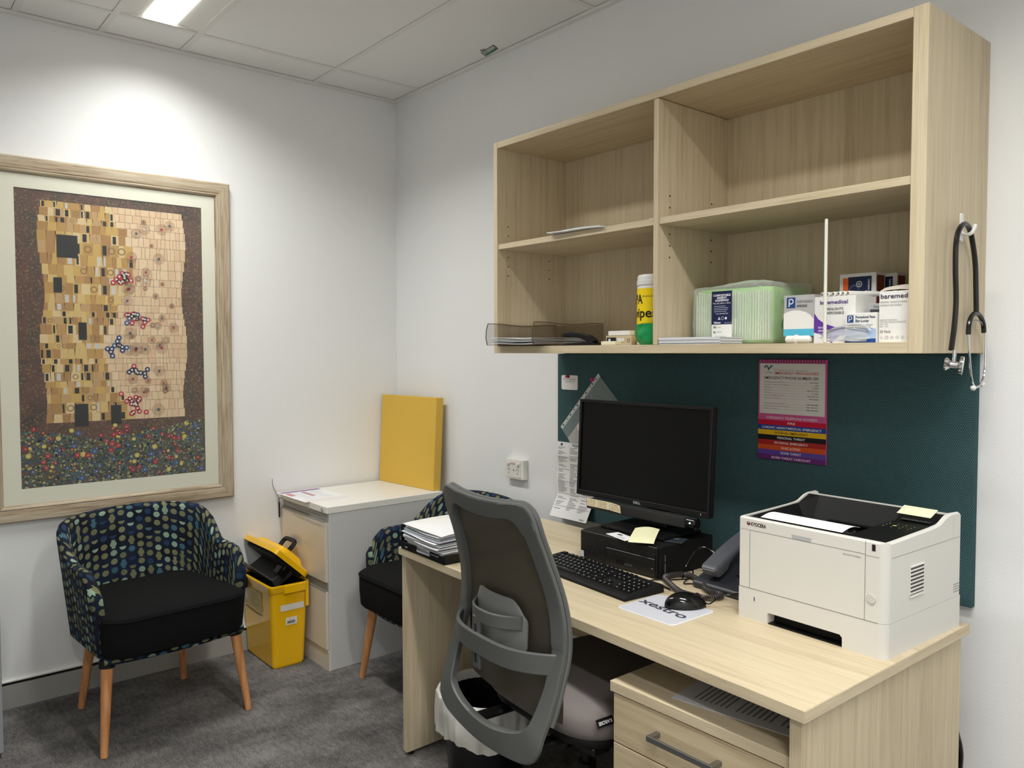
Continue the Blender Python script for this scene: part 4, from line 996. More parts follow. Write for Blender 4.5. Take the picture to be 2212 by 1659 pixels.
rows = [[(0, 1)]+[(2+i, 1) for i in range(4)]+[(6.5+i, 1) for i in range(4)]+[(11+i, 1) for i in range(4)]+[(15.25+i, 1) for i in range(3)],
        [(i, 1) for i in range(13)]+[(13, 2)]+[(15.25+i, 1) for i in range(3)]+[(18.5+i, 1) for i in range(4)],
        [(0, 1.5)]+[(1.5+i, 1) for i in range(12)]+[(13.5, 1.5)]+[(15.25+i, 1) for i in range(3)]+[(18.5+i, 1) for i in range(3)]+[(21.5, 1)],
        [(0, 1.75)]+[(1.75+i, 1) for i in range(11)]+[(12.75, 2.25)]+[(18.5+i, 1) for i in range(3)]+[(21.5, 1)],
        [(0, 2.25)]+[(2.25+i, 1) for i in range(10)]+[(12.25, 2.75)]+[(16.25, 1)]+[(18.5+i, 1) for i in range(3)]+[(21.5, 1)],
        [(0, 1.5), (1.5, 1), (2.5, 1.5), (4, 6), (10, 1.25), (11.25, 1.25), (12.5, 1.25), (13.75, 1.25)]+[(15.25+i, 1) for i in range(3)]+[(18.5, 2), (20.5, 1), (21.5, 1)]]
cnt = 0; rest = N()
ry = [KD/2-.017, KD/2-.04, KD/2-.04-U, KD/2-.04-2*U, KD/2-.04-3*U, KD/2-.04-4*U]
allk = [(r, a, w) for r in range(6) for a, w in rows[r]]
allk.sort(key=lambda k: -(k[1]))
for (r, a, w) in allk:
    y = ry[r]; z = .0118+(y+KD/2-.01)*sl_; x = ux0+(a+w/2)*U
    if cnt < 100:
        if w not in kc: kc[w] = keymesh(w*U)
        o = bpy.data.objects.new('key', kc[w]); C.objects.link(o); o.parent = t; o.location = (x, y, z); o.rotation_euler = (math.atan(sl_), 0, 0)
    else:
        b = N(); box(b, x-w*U/2+.0012, y-U/2+.0012, z, x+w*U/2-.0012, y+U/2-.0012, z+.005); join(rest, b)
    cnt += 1
if cnt > 100: o = obj('remaining_keys', rest, M_BLK, t, False); o['kind'] = 'stuff'
else: rest.free()

# ------------------------------------------------------------------ mouse pad and mouse
t = thing('mouse_pad', 'small white mouse pad with dark lettering near the desk front', 'mouse pad', (2.310, -.629, DZ), math.radians(-1))
bm = extrude(rrect(.186, .172, .016, 6), .003, 'xy', .0006); obj('pad', bm, mat('pad_edge', (226, 226, 224), .7), t)
bm = extrude(rrect(.180, .166, .014, 6), .0006, 'xy'); xf(bm, Matrix.Translation((0, 0, .003))); obj('pad_surface', bm, mat('pad_surface', (194, 196, 204), .8), t)
gr = G((-.083, .004, .0038), (math.cos(math.radians(-7)), math.sin(math.radians(-7)), 0), (.12, 1, 0)); gr.uy = Vector((-math.sin(math.radians(-7)), math.cos(math.radians(-7)), 0)); gr.n = Vector((0, 0, 1))
gr.text('xestro', 0, -.012, .046, (66, 66, 74), 1, .02, width=.165); gr.build('pad_lettering', t)
t = thing('mouse', 'glossy black computer mouse on the white mouse pad', 'mouse', (2.333, -.576, DZ+.0036), math.radians(-34))
def mouse(u, v):
    a = u*2*PI; ph = v*PI/2; L = .056; Wd = .031
    k = math.cos(ph)**.55 if v < 1 else 0
    x = math.cos(a)*Wd*k; y = math.sin(a)*L*k; 
    z = .036*math.sin(ph)**.9*(1-.35*max(0, y/L)**1.4-.1*max(0, -y/L)**2)
    x *= 1-.16*(y/L)**2 if y > 0 else 1-.08*(y/L)**2
    return (x*(1+.08*(1-v)**2), y, z)
bm = grid(40, 16, mouse); bmesh.ops.remove_doubles(bm, verts=bm.verts[:], dist=1e-5); obj('mouse_body', bm, M_BLKG, t, True, 60)
obj('scroll_wheel', cyl((-.004, .032, .0265), (.004, .032, .0265), .008, 16), M_BLK, t)
obj('mouse_cable', tube(spline([(0, .054, .008), (.002, .066, .006), (.02, .09, .03), (.018, .14, .035), (-.02, .15, .012), (-.06, .17, .0), (-.13, .16, .0)]), .0018, 6), M_RUB, t)

# ------------------------------------------------------------------ phone
t = thing('desk_phone', 'charcoal desk telephone with corded handset between computer and printer', 'telephone', (2.343, -.30, DZ), math.radians(-2))
bm = extrude([(-.115, 0), (.1, 0), (.11, .085), (.10, .095), (-.115, .022), (-.122, .012)], .205, 'yz', .004); xf(bm, Matrix.Translation((-.105, 0, 0))); obj('phone_base', bm, M_NAVYG, t)
# handset lies along the left side of the sloping base
def hs(s):
    return Vector((-.060, -.115+.215*s, .034+.085*s+.006*math.sin(PI*s)))
R = []; bm = N()
for k in range(25):
    s = k/24; c = hs(s); d = (hs(min(1, s+.01))-hs(max(0, s-.01))).normalized(); up = Vector((0, -d.z, d.y))
    w = .029
    h0 = -.022 if (s < .22 or s > .78) else -.022+.02*math.sin((s-.22)/.56*PI)**.5; h1 = .012
    if k in (0, 24): w *= .8; h0 *= .6; h1 *= .6
    R.append([bm.verts.new(c+Vector((sx*w, 0, 0))+up*hh) for sx, hh in ((-.9, h0), (.9, h0), (1, h0*.3+h1*.4), (.92, h1), (-.92, h1), (-1, h0*.3+h1*.4))])
for a, b in zip(R, R[1:]):
    for i in range(6): bm.faces.new((a[i], a[(i+1) % 6], b[(i+1) % 6], b[i]))
bm.faces.new(R[0]); bm.faces.new(R[-1][::-1]); bmesh.ops.recalc_face_normals(bm, faces=bm.faces[:]); bmesh.ops.bevel(bm, geom=[e for e in bm.edges if len(e.link_faces) == 2 and e.calc_face_angle() > .5], offset=.003, segments=2, affect='EDGES')
xf(bm, Matrix.Translation((.008, 0, .022))); hd = obj('handset', bm, mat('handset_charcoal', (78, 80, 86), .4), t, True, 40)
bm = N()
for i in range(3):
    for j in range(4): box(bm, .0+i*.026, -.06+j*.02, .047+j*.0064, .018+i*.026, -.047+j*.02, .052+j*.0064, .001, 1)
obj('keypad', bm, M_BLK, t)
def coil(path, r, wire, turns, seg=10):
    P = spline(path, 12); n = turns*seg; L = [0]
    for a, b in zip(P, P[1:]): L.append(L[-1]+(b-a).length)
    out = []; j = 0
    prev = None
    for i in range(n+1):
        s = L[-1]*i/n
        while j < len(L)-2 and L[j+1] < s: j += 1
        f = (s-L[j])/max(1e-9, L[j+1]-L[j]); p = P[j].lerp(P[j+1], f); tg = (P[j+1]-P[j]).normalized()
        a = (tg.cross(Vector((0, 0, 1)))).normalized(); b = tg.cross(a); an = 2*PI*i/seg
        out.append(p+a*math.cos(an)*r+b*math.sin(an)*r)
    return tube(out, wire, 5)
cz = .009
wpath = [(2.262, -.392, .745), (2.29, -.43, .736), (2.345, -.437, .735), (2.352, -.47, .735), (2.32, -.495, .735), (2.27, -.502, .735), (2.235, -.49, .736), (2.19, -.462, .736), (2.145, -.428, .736), (2.142, -.385, .735), (2.165, -.352, .735), (2.205, -.362, .735), (2.238, -.383, .735)]
o = obj('coiled_cord', coil([(p[0]-2.343, p[1]+.30, p[2]-DZ) for p in wpath], .0062, .0021, 105), mat('cord_charcoal', (64, 58, 58), .35), t); o.rotation_euler = (0, 0, math.radians(2))

# ------------------------------------------------------------------ loose cables on the desk
def cable(label, pts, r=.0018, cat='cable', grp=None):
    return tag(obj('cable', tube(spline(pts, 8), r, 7), M_RUB), label, cat, grp)
cable('thin black keyboard cable running from the keyboard to the computer side', [(2.205, -.52, .741), (2.215, -.49, .728), (2.17, -.47, .728), (2.12, -.46, .728), (2.16, -.40, .728), (2.19, -.33, .728), (2.16, -.2, .728)])
cable('thin black cable arching up behind the computer towards the telephone', [(2.165, -.37, .728), (2.145, -.33, .75), (2.16, -.305, .795), (2.19, -.30, .812), (2.222, -.295, .80), (2.236, -.29, .785)], .0024)
cable('thin black cable crossing the desk towards the telephone', [(2.145, -.23, .728), (2.12, -.26, .728), (2.16, -.315, .728), (2.2, -.41, .729), (2.215, -.40, .728), (2.233, -.392, .73)])
cable('black power cable hanging by the wall right of the desk', [(2.79, -.08, .66), (2.806, -.08, .45), (2.820, -.08, .38), (2.821, -.08, .33), (2.812, -.085, .2), (2.80, -.09, .02), (2.74, -.09, .008)], .006)

# ------------------------------------------------------------------ printer
t = thing('printer', 'white laser printer with black top standing on the right end of the desk', 'printer', (2.4565, -.521, DZ), math.radians(-2.4))
PW, PD = .377, .356
PR = .018
# body shell: closed box up to z=.185, then a rim around the output tray
def outline(o=0):
    pts = []
    for (cx, cy, a0, r) in ((PW-PR, PR, -90, PR), (PW-.006, PD-.006, 0, .006), (.006, PD-.006, 90, .006), (.003, .003, 180, .003)):
        for k in range(6): a = math.radians(a0+k*18); pts.append((cx+(r-o)*math.cos(a), cy+(r-o)*math.sin(a)))
    return pts
def hz(y):   # top rim height against depth
    K = [(0, .255), (.05, .256), (.20, .261), (.245, .264), (.28, .279), (.30, .282), (.345, .282), (PD, .272)]
    for a, b in zip(K, K[1:]):
        if y <= b[0]: f = (y-a[0])/(b[0]-a[0]); return a[1]+(b[1]-a[1])*f
    return K[-1][1]
bm = N(); ou = outline(); oi = outline(.0065)
# densify sides so the rim follows the profile
def dens(P):
    out = []
    for i in range(len(P)):
        a, b = P[i], P[(i+1) % len(P)]; n_ = max(1, int(math.hypot(b[0]-a[0], b[1]-a[1])/.012))
        for k in range(n_): out.append((a[0]+(b[0]-a[0])*k/n_, a[1]+(b[1]-a[1])*k/n_))
    return out
def inset(p, d):
    cx = min(max(p[0], d), PW-d); cy = min(max(p[1], d), PD-d); return (cx, cy)
ou = dens(ou)
R0 = [bm.verts.new((x, y, .078)) for x, y in ou]; R1 = [bm.verts.new((x, y, hz(y)-.004)) for x, y in ou]
R2 = [bm.verts.new((*inset((x, y), .003), hz(y))) for x, y in ou]; 
def inn(x, y):
    a, b = inset((x, y), .009); b = min(b, .300); return (a, b)
R3 = [bm.verts.new((*inn(x, y), hz(inn(x, y)[1]) if y < .3 else .282)) for x, y in ou]
R4 = [bm.verts.new((*inn(x, y), hz(inn(x, y)[1])-.012)) for x, y in ou]
n = len(ou)
for A, Bq in ((R0, R1), (R1, R2), (R2, R3), (R3, R4)):
    for i in range(n):
        try: bm.faces.new((A[i], A[(i+1) % n], Bq[(i+1) % n], Bq[i]))
        except ValueError: pass
bmesh.ops.remove_doubles(bm, verts=bm.verts[:], dist=1e-6)
bmesh.ops.recalc_face_normals(bm, faces=bm.faces[:]); obj('body_shell', bm, M_PRT, t, True, 30)
# cassette base with the hand recess
n0, n1 = .083, .277
bm = N(); fl = [p for p in outline()]
pf = [(0, 0), (n0, 0), (n0, .026), (n0+.003, .029), (n1-.006, .029), (n1, .023), (n1, 0), (PW-PR, 0), (PW-PR, .0775), (0, .0775)]
b = extrude(pf, .03, 'xz'); join(bm, b)
b = N(); box(b, .0, .03, 0, PW, PD, .0775); join(bm, b)
b = N()
c = [(PW-PR, PR)] + [(PW-PR+PR*math.cos(math.radians(a)), PR+PR*math.sin(math.radians(a))) for a in range(-90, 1, 15)]
b = extrude([(PW-PR, .0), *[q for q in c[2:]], (PW, .03), (PW-PR, .03)], .0775, 'xy'); join(bm, b)
obj('paper_cassette', bm, M_PRT, t, True, 30)
obj('hand_recess', B(n0, .0295, .0005, n1, .031, .03), M_DARK, t, False); obj('recess_tongue', B(n0, .004, 0, n1, .03, .003), M_BLK, t, False)
# seams and front cover
gr = G((0, -.0003, 0), (1, 0, 0), (0, 0, 1)); sg = (96, 92, 88)
gr.rect(.0, .0775, PW-PR, .0010, sg, 1); gr.rect(.031, .0775, .0009, .146, sg, 1); gr.rect(.328, .0775, .0009, .177, sg, 1)
gr.poly([(.031, .2235), (.328, .2235), (.328, .2243), (.031, .2243)], sg, 1); gr.rect(0, .2238, .031, .0007, (150, 146, 140), 1); gr.rect(.328, .2215, PW-PR-.328, .0007, sg, 1)
gr.poly([(.149, .2245), (.197, .2245), (.199, .234), (.147, .234)], (176, 178, 180), 1)
gr.text('KYOCERA', .034, .2355, .0125, (50, 46, 46), 1, .03, width=.043); gr.circ(.027, .2398, .005, (40, 34, 36), 1); gr.poly([(.023, .2358), (.0255, .2398), (.031, .2358)], (206, 40, 50), 2); gr.poly([(.024, .2435), (.027, .24), (.0305, .2435), (.027, .2425)], (232, 229, 222), 2)
gr.text('ECOSYS P2040dn', .318, .2125, .0055, (120, 118, 116), 1, align='RIGHT', width=.042)
gr.rect(.343, .234, .008, .0145, (26, 26, 28), 1); gr.rect(.0435, .046, .005, .014, (250, 250, 248), 1); gr.rect(.0445, .048, .003, .011, (40, 40, 70), 2)
gr.build('front_seams_and_lettering', t)
b = cyl((.3435, -.0002, .128), (.3435, -.002, .128), .0098, 24, bev=.0005); pb = obj('power_button', b, M_PRT, t); gr = G((.3435, -.0022, .128), (1, 0, 0), (0, 0, 1)); gr.ring(0, 0, .0098, .009, (170, 166, 160), 1); gr.ring(0, 0, .0048, .004, (170, 166, 160), 1, n=12); gr.build('power_symbol', pb)
gr = G((PW+.0003, 0, 0), (0, 1, 0), (0, 0, 1))
gr.rect(PR, .2205, PD-PR-.004, .0008, (140, 136, 130), 1)
for k in range(4): gr.rect(.318, .090+k*.006, .03, .0011, (84, 80, 78), 1)
gr.rect(.313, .222, .0007, .05, (170, 166, 160), 1); gr.build('side_seams', t)
b = N(); box(b, PW-.001, .100, .118, PW+.002, .166, .124)
for k in range(9): box(b, PW-.001, .100, .118+.0085*k, PW+.003, .166, .1215+.0085*k, .0006, 1)
box(b, PW-.001, .100, .118, PW+.0015, .103, .1895); vg = obj('side_vent', b, M_PRT, t)
gr = G((PW+.0006, 0, 0), (0, 1, 0), (0, 0, 1))
for k in range(8): gr.rect(.103, .1215+.0085*k, .063, .005, (70, 64, 66), 1)
gr.build('vent_slots', vg)
# black output tray: sloping well plus control panel
bm = N()
def tp(x, y, z): return bm.verts.new((x, y, z))
L_, Rr, Fy, Ky = .0095, .272, .0095, .297
A = [tp(L_, Fy, hz(Fy)-.003), tp(PW-.0095, Fy, hz(Fy)-.003), tp(PW-.0095, Fy+.028, hz(.04)-.004), tp(L_, Fy+.028, hz(.04)-.004)]; bm.faces.new(A)
s0, s1, bk0, bk1 = tp(L_+.03, Fy+.028, hz(.04)-.004), tp(Rr, Fy+.028, hz(.04)-.004), tp(L_+.03, .245, .188), tp(Rr, .245, .188)
bm.faces.new((s0, s1, bk1, bk0)); w0, w1 = tp(L_+.03, .296, .279), tp(Rr, .296, .279); bm.faces.new((bk0, bk1, w1, w0))
l0, l1, l2 = tp(L_, Fy+.028, hz(.04)-.004), tp(L_, .245, .26), tp(L_, .296, .279); bm.faces.new((l0, s0, bk0, l1)); bm.faces.new((l1, bk0, w0, l2))
r0, r1, r2, r3 = tp(Rr, Fy+.028, hz(.04)-.004), tp(PW-.0095, Fy+.028, hz(.04)-.004), tp(PW-.0095, .245, .26), tp(Rr, .245, .258)
bm.faces.new((r0, r1, r2, r3)); r4, r5 = tp(PW-.0095, .296, .278), tp(Rr, .296, .278); bm.faces.new((r3, r2, r4, r5)); bm.faces.new((s1, r3, bk1)); bm.faces.new((bk1, r3, r5, w1))
bmesh.ops.recalc_face_normals(bm, faces=bm.faces[:])
for f in bm.faces:
    if f.normal.z < 0: f.normal_flip()
obj('output_tray', bm, mat('tray_black', (12, 13, 12), .5, spec=.3), t, False)
bm = N()
for k in range(7): box(bm, .10+k*.022, .252+.001*k, .200, .113+k*.022, .262, .214, .001, 1)
box(bm, .09, .25, .222, .245, .27, .226); obj('exit_rollers', bm, M_BLKG, t)
gr = G((Rr, .135, .2600), (1, 0, 0), (0, 1, .02), .0008)
for i in range(4):
    for j in range(3): gr.circ(.02+i*.019, .012+j*.016, .0018 if (i, j) != (1, 1) else .005, (150, 156, 150) if (i+j) % 2 else (176, 186, 90), 1, n=8)
gr.rect(.012, .105, .07, .022, (46, 52, 52), 1); gr.build('control_panel_marks', t)
gr = None
t = thing('printed_sheet', 'white sheet of paper lying curled in the printer output tray', 'sheet', (2.4565, -.521, DZ), math.radians(-2.4))
bm = grid(14, 10, lambda u, v: (.045+.215*u, .024+.078*v, .2555+.009*math.sin(v*2.6)-.004*v)); thick(bm, .0005); obj('page', bm, M_PAPER, t)
t = thing('sticky_note', 'pale yellow sticky note on the rear top of the printer', 'sticky note', (2.4565+.272, -.521+.262, DZ+.2655), math.radians(-4))
bm = grid(8, 5, lambda u, v: (u*.082, v*.036, .003+.016*v+.003*max(0, .4-v))); thick(bm, .0003); obj('note_paper', bm, M_STICKY, t)

# ------------------------------------------------------------------ stethoscope on its hook
t = thing('wall_hook', 'white adhesive hook on the right side of the wall cupboard', 'hook', (2.826, -.165, 1.66))
bm = extrude(rrect(.017, .068, .006, 4, 0, .03), .004, 'yz', .001); obj('hook_plate', bm, M_WHTP, t)
obj('hook_arm', tube(spline([(.004, 0, .018), (.014, 0, .012), (.024, 0, .014), (.03, .002, .026), (.031, .003, .034)], 6), .0045, 10), M_WHTP, t)
t = thing('stethoscope', 'black tubed stethoscope hanging from the white hook on the cupboard side', 'stethoscope', (2.844, -.165, 1.687))
def R_(x, y, z): return (x-2.844, y+.165, z-1.687)
obj('tubing', tube(spline([R_(*p) for p in ((2.846, -.258, 1.395), (2.846, -.243, 1.45), (2.846, -.236, 1.51), (2.846, -.243, 1.58), (2.846, -.243, 1.64), (2.846, -.228, 1.675), (2.846, -.195, 1.693), (2.846, -.165, 1.684), (2.846, -.145, 1.655), (2.846, -.125, 1.605), (2.846, -.118, 1.55), (2.846, -.112, 1.485))], 8), .0062, 10), M_RUB, t)
obj('yoke_tubing', tube(spline([R_(*p) for p in ((2.846, -.158, 1.432), (2.846, -.156, 1.455), (2.846, -.142, 1.475), (2.846, -.115, 1.485), (2.846, -.086, 1.478), (2.846, -.066, 1.46), (2.846, -.060, 1.438))], 8), .0058, 10), M_RUB, t)
obj('binaural_tube', tube(spline([R_(*p) for p in ((2.846, -.156, 1.436), (2.846, -.150, 1.39), (2.846, -.138, 1.34), (2.846, -.122, 1.312), (2.846, -.10, 1.303), (2.846, -.076, 1.308))], 8), .0028, 8), M_CHROME, t)
obj('binaural_tube', tube(spline([R_(*p) for p in ((2.850, -.060, 1.44), (2.850, -.058, 1.39), (2.850, -.06, 1.345), (2.850, -.074, 1.318), (2.850, -.10, 1.306), (2.850, -.125, 1.303))], 8), .0028, 8), M_CHROME, t)
obj('leaf_spring', tube(spline([R_(*p) for p in ((2.846, -.152, 1.44), (2.846, -.146, 1.462), (2.846, -.115, 1.468), (2.846, -.075, 1.462), (2.846, -.064, 1.445))], 8), .0018, 6), M_METAL, t)
for (y, z) in ((-.127, 1.302), (-.070, 1.309)):
    b = xf(lathe([(0, -.008), (.005, -.007), (.0068, -.002), (.0062, .003), (.003, .007), (0, .008)], 14), Matrix.Translation(Vector(R_(2.848, y, z))) @ Matrix.Rotation(PI/2, 4, 'X')); obj('ear_tip', b, M_WHTP, t)
c = Vector(R_(2.852, -.256, 1.360)); CPR = Vector((.93, .30, -.12)).to_track_quat('Z', 'Y').to_matrix().to_4x4()
b = cyl(c+Vector((0, 0, .006)), c+Vector((0, 0, .035)), .0045, 12); 
join(b, xf(lathe([(0, -.02), (.0145, -.02), (.016, -.016), (.009, -.008), (.008, .004), (.009, .008), (.021, .011), (.0225, .014), (.0225, .017), (0, .018)], 26), Matrix.Translation(c) @ CPR)); obj('chest_piece', b, M_CHROME, t)
obj('diaphragm', xf(lathe([(0, .0178), (.021, .0178), (.021, .019), (0, .0195)], 24), Matrix.Translation(c) @ CPR), M_WHTP, t)

# ------------------------------------------------------------------ contents of the cupboard
SB = CZ0+.026            # top of the bottom board
S2 = 1.793
t = thing('envelopes', 'white envelopes lying on the middle shelf of the left cupboard bay', 'envelopes', (1.70, -.30, S2), math.radians(2))
bm = grid(14, 6, lambda u, v: (-.115+.25*u, -.078+.12*v, .001+.008*math.sin(u*PI)*.6*(1-v)+.010*max(0, .35-u)*(1-v)*2)); thick(bm, .002); obj('envelope', bm, M_PAPER, t)
bm = grid(14, 6, lambda u, v: (-.10+.22*u, -.070+.12*v, .006+.008*math.sin(u*PI)*.5)); thick(bm, .002); obj('envelope', bm, M_PAPERB, t)
t = thing('clip', 'small white plastic clip on the middle shelf beside the divider', 'clip', (2.018, -.33, S2)); obj('clip_body', B(-.016, -.01, 0, .018, .012, .006, .002, 1), M_WHTP, t)
# letter tray in smoked plastic
t = thing('letter_tray', 'smoked clear plastic letter tray with papers on the lower left cupboard shelf', 'tray', (1.43, -.245, SB))
def traywall(x):
    pts = [(-.172, .004), (-.178, .03), (-.176, .06), (-.168, .082)]
    pts += [(-.168+.345*k/16, .082-.006*max(0, math.sin((k/16-.18)*PI*1.6))) for k in range(1, 17)] + [(.177, .004)]
    b = extrude(pts, .003, 'yz', 0); xf(b, Matrix.Translation((x, 0, 0))); return b
b = N(); join(b, traywall(-.13)); join(b, traywall(.127)); box(b, -.13, -.172, .002, .13, .177, .005); box(b, -.13, .174, .002, .13, .177, .08); obj('tray_shell', b, M_SMOKE, t)
bm = N(); 
for x in (-.1285, .1285):
    tube([(x, -.172, .004), (x, -.178, .03), (x, -.176, .06), (x, -.168, .083)], .0017, 6, bm)
    tube([(x, -.168+.345*k/16, .083-.006*max(0, math.sin((k/16-.18)*PI*1.6))) for k in range(0, 17)], .0014, 6, bm)
obj('tray_edges', bm, mat('smoked_edge', (78, 66, 50), .2), t)
t = thing('paper_stack', 'curled white papers lying in the smoked plastic letter tray', 'papers', (1.43, -.25, SB+.009)); rr = random.Random(8)
z = 0
for k in range(7):
    obj('sheet', sheetmesh(.235, .29, z, rr.uniform(-.02, .02), .002, .0016, rr.uniform(-.004, .004), rr.uniform(-.02, .0)), [M_PAPER, M_PAPERB][k % 2], t); z += .0034
t = thing('stapler', 'black stapler on the lower left cupboard shelf in front of small boxes', 'stapler', (1.70, -.325, SB), math.radians(4))
bm = extrude([(-.075, 0), (.07, 0), (.072, .006), (.055, .014), (.02, .012), (-.07, .006)], .034, 'xz', .002); xf(bm, Matrix.Translation((0, -.017, 0))); obj('base', bm, M_BLK, t)
bm = extrude([(-.078, .036), (-.072, .044), (-.04, .046), (.0, .042), (.04, .034), (.068, .016), (.06, .010), (.035, .013), (.0, .026), (-.04, .031), (-.075, .029)], .028, 'xz', .003); xf(bm, Matrix.Translation((0, -.014, 0))); obj('arm', bm, M_BLK, t)
bm = extrude([(-.068, .018), (.03, .014), (.0, .026), (-.068, .03)], .016, 'xz', .001); xf(bm, Matrix.Translation((0, -.008, 0))); obj('magazine', bm, M_METAL, t)
t = thing('cardboard_box', 'low tan box behind the stapler on the lower left cupboard shelf', 'box', (1.83, -.24, SB), math.radians(2))
obj('carton', B(-.055, -.045, 0, .055, .06, .032, .001, 1), M_TAN, t)
gr = G((-.055, -.0455, 0), (1, 0, 0), (0, 0, 1)); gr.rect(.005, .004, .04, .022, (28, 28, 30), 1); gr.rect(.012, .008, .01, .014, (220, 220, 220), 2); gr.rect(.05, .012, .03, .012, (226, 222, 214), 1); gr.ring(.098, .016, .006, .0045, (70, 60, 50), 1); gr.build('box_print', t)
t = thing('small_carton', 'slim white carton lying on top of the low tan box behind the stapler', 'box', (1.83, -.24, SB+.033), math.radians(-3)); obj('carton', B(-.055, -.035, 0, .045, .035, .015, .001, 1), M_WHTP, t)
t = thing('eraser_block', 'small cream block on the shelf right of the stapler', 'eraser', (1.835, -.325, SB), math.radians(3)); obj('block', B(-.03, -.015, 0, .03, .018, .013, .002, 1), mat('cream_block', (228, 222, 196), .6), t)
t = thing('hole_punch', 'dark hole punch lying behind the tan box near the wipes tub', 'hole punch', (1.90, -.13, SB), 0)
obj('punch_base', B(-.05, -.03, 0, .05, .04, .012, .002, 1), M_BLKM, t); bm = extrude([(-.05, .02), (.05, .03), (.048, .046), (-.01, .05), (-.05, .034)], .05, 'xz', .003); xf(bm, Matrix.Translation((0, -.02, 0))); obj('punch_lever', bm, mat('punch_tan', (120, 106, 88), .4), t)
# wipes tub and refill pack
t = thing('wipes_tub', 'white and yellow tub of wipes beside the cupboard divider', 'tub', (1.945, -.24, SB))
obj('tub', lathe([(0, 0), (.052, 0), (.055, .003), (.055, .185), (.052, .192), (0, .192)], 40), M_WHTP, t)
obj('screw_lid', lathe([(.0, .19), (.055, .19), (.0565, .192), (.0565, .205), (.0545, .207), (.0545, .217), (.051, .224), (0, .225)], 40), mat('tub_lid', (226, 226, 222), .4), t)
bm = grid(40, 1, lambda u, v: (.0556*math.cos(u*2*PI), .0556*math.sin(u*2*PI), .01+.17*v)); bmesh.ops.remove_doubles(bm, verts=bm.verts[:], dist=1e-5); bmesh.ops.recalc_face_normals(bm, faces=bm.faces[:]); lb = obj('yellow_label', bm, flat((246, 214, 20)), t)
def wrap_text(s, size, z, ang0, r, mcol, parent, width, bold=.02, name='label_lettering'):
    b = text_mesh(s, size, bold); X = [v.co.x for v in b.verts]; k = width/(max(X)-min(X))
    bmesh.ops.subdivide_edges(b, edges=[e for e in b.edges if e.calc_length() > .01], cuts=3)
    for v in b.verts: a = ang0+(v.co.x*k)/r; v.co = Vector((r*math.cos(a), r*math.sin(a), z+v.co.y))
    return obj(name, b, flat(mcol), parent, False)
a0 = math.radians(-150)
wrap_text('IPA', .042, .132, a0+.1, .0561, (24, 24, 24), lb, .050); wrap_text('wipes', .042, .088, a0, .0561, (24, 24, 24), lb, .108, .02); wrap_text('200 alcohol swabs', .008, .152, a0+1.0, .0561, (60, 56, 30), lb, .04, 0); wrap_text('hospital grade', .007, .06, a0+.5, .0561, (60, 56, 30), lb, .034, 0); wrap_text('isopropyl wipes', .007, .05, a0+.5, .0561, (60, 56, 30), lb, .036, 0)
t = thing('wipes_packet', 'crumpled green plastic wipes packet in front of the yellow wipes tub', 'packet', (1.985, -.315, SB))
def pk(u, v):
    a = u*2*PI; z = .0+v*.068; k = math.sin(min(1, .18+v)*PI*.62)**.5 if v < .95 else .55; x = .05*math.cos(a)*k; y = .026*math.sin(a)*k; n_ = noise.noise(Vector((x*60, y*60, z*50)))*.004
    return (x+n_, y+n_, z+n_*1.2*v)
bm = grid(36, 14, pk); bm.faces.new([bm.verts[i*15+14] for i in range(36)]) if False else None
bmesh.ops.remove_doubles(bm, verts=bm.verts[:], dist=1e-5); bmesh.ops.holes_fill(bm, edges=bm.edges[:], sides=80); obj('packet', bm, mat('green_plastic', (16, 142, 76), .25), t, True, 40)
# envelope stack in the right bay
t = thing('envelope_stack', 'stack of white envelopes at the front left of the right cupboard bay', 'envelopes', (2.17, -.303, SB), 0)
rr = random.Random(2); z = 0
for k in range(9):
    o = obj('envelope', B(-.105+rr.uniform(-.002, .002), -.062+rr.uniform(-.002, .002), z, .112+rr.uniform(-.002, .002), .048, z+.0021, .0005, 1), [M_PAPER, M_PAPERB, mat('env_grey', (226, 226, 232), .8)][k % 3], t); z += .0023
# underpad pack
t = thing('underpad_pack', 'green pack of underpads wrapped in clear plastic in the right cupboard bay', 'pack', (2.236, -.137, SB), math.radians(-2))
def lump(w, d, h, amp, k, nn=16, fold=0):
    bm = N(); box(bm, -w/2, -d/2, 0, w/2, d/2, h, .014, 3); bmesh.ops.subdivide_edges(bm, edges=[e for e in bm.edges if e.calc_length() > .02], cuts=nn, use_grid_fill=True)
    for v in bm.verts:
        n1_ = noise.noise(v.co*k); n2_ = noise.noise(v.co*k*3); dd = Vector((v.co.x/w, v.co.y/d, (v.co.z-h/2)/h)); 
        if v.co.z > .004: v.co += dd.normalized()*(amp*n1_+amp*.4*n2_); v.co.z = max(v.co.z, .001)
    return bm
bm = lump(.262, .19, .165, .004, 14, 8)
pg = obj('folded_pads', bm, mat('lime_green_pads', (168, 226, 128), .7), t)
bm = N()
for k in range(30):
    x = -.128+k*.0087; w = random.uniform(.003, .0065); box(bm, x, -.1005-.003*random.random(), .012, x+w, -.090, .15+.01*random.random(), .0008, 1)
obj('pad_edges', bm, mat('pale_pad_edges', (226, 238, 214), .7), t)
bm = lump(.284, .212, .178, .008, 11, 10)
for v in bm.verts:
    if v.co.z > .12: v.co.z += .012*noise.noise(Vector((v.co.x*9, v.co.y*9, 3)))+.006*math.sin(v.co.x*14+1)
obj('plastic_wrap', bm, M_BAGC, t, True, 60)
lx, lw = -.058, .072
gr = G((lx, -.1165, .012), (1, 0, 0), (0, 0, 1)); navy = (26, 32, 72)
gr.rect(0, 0, lw, .145, (238, 238, 232), 1); gr.rect(0, .047, lw, .098, navy, 2)
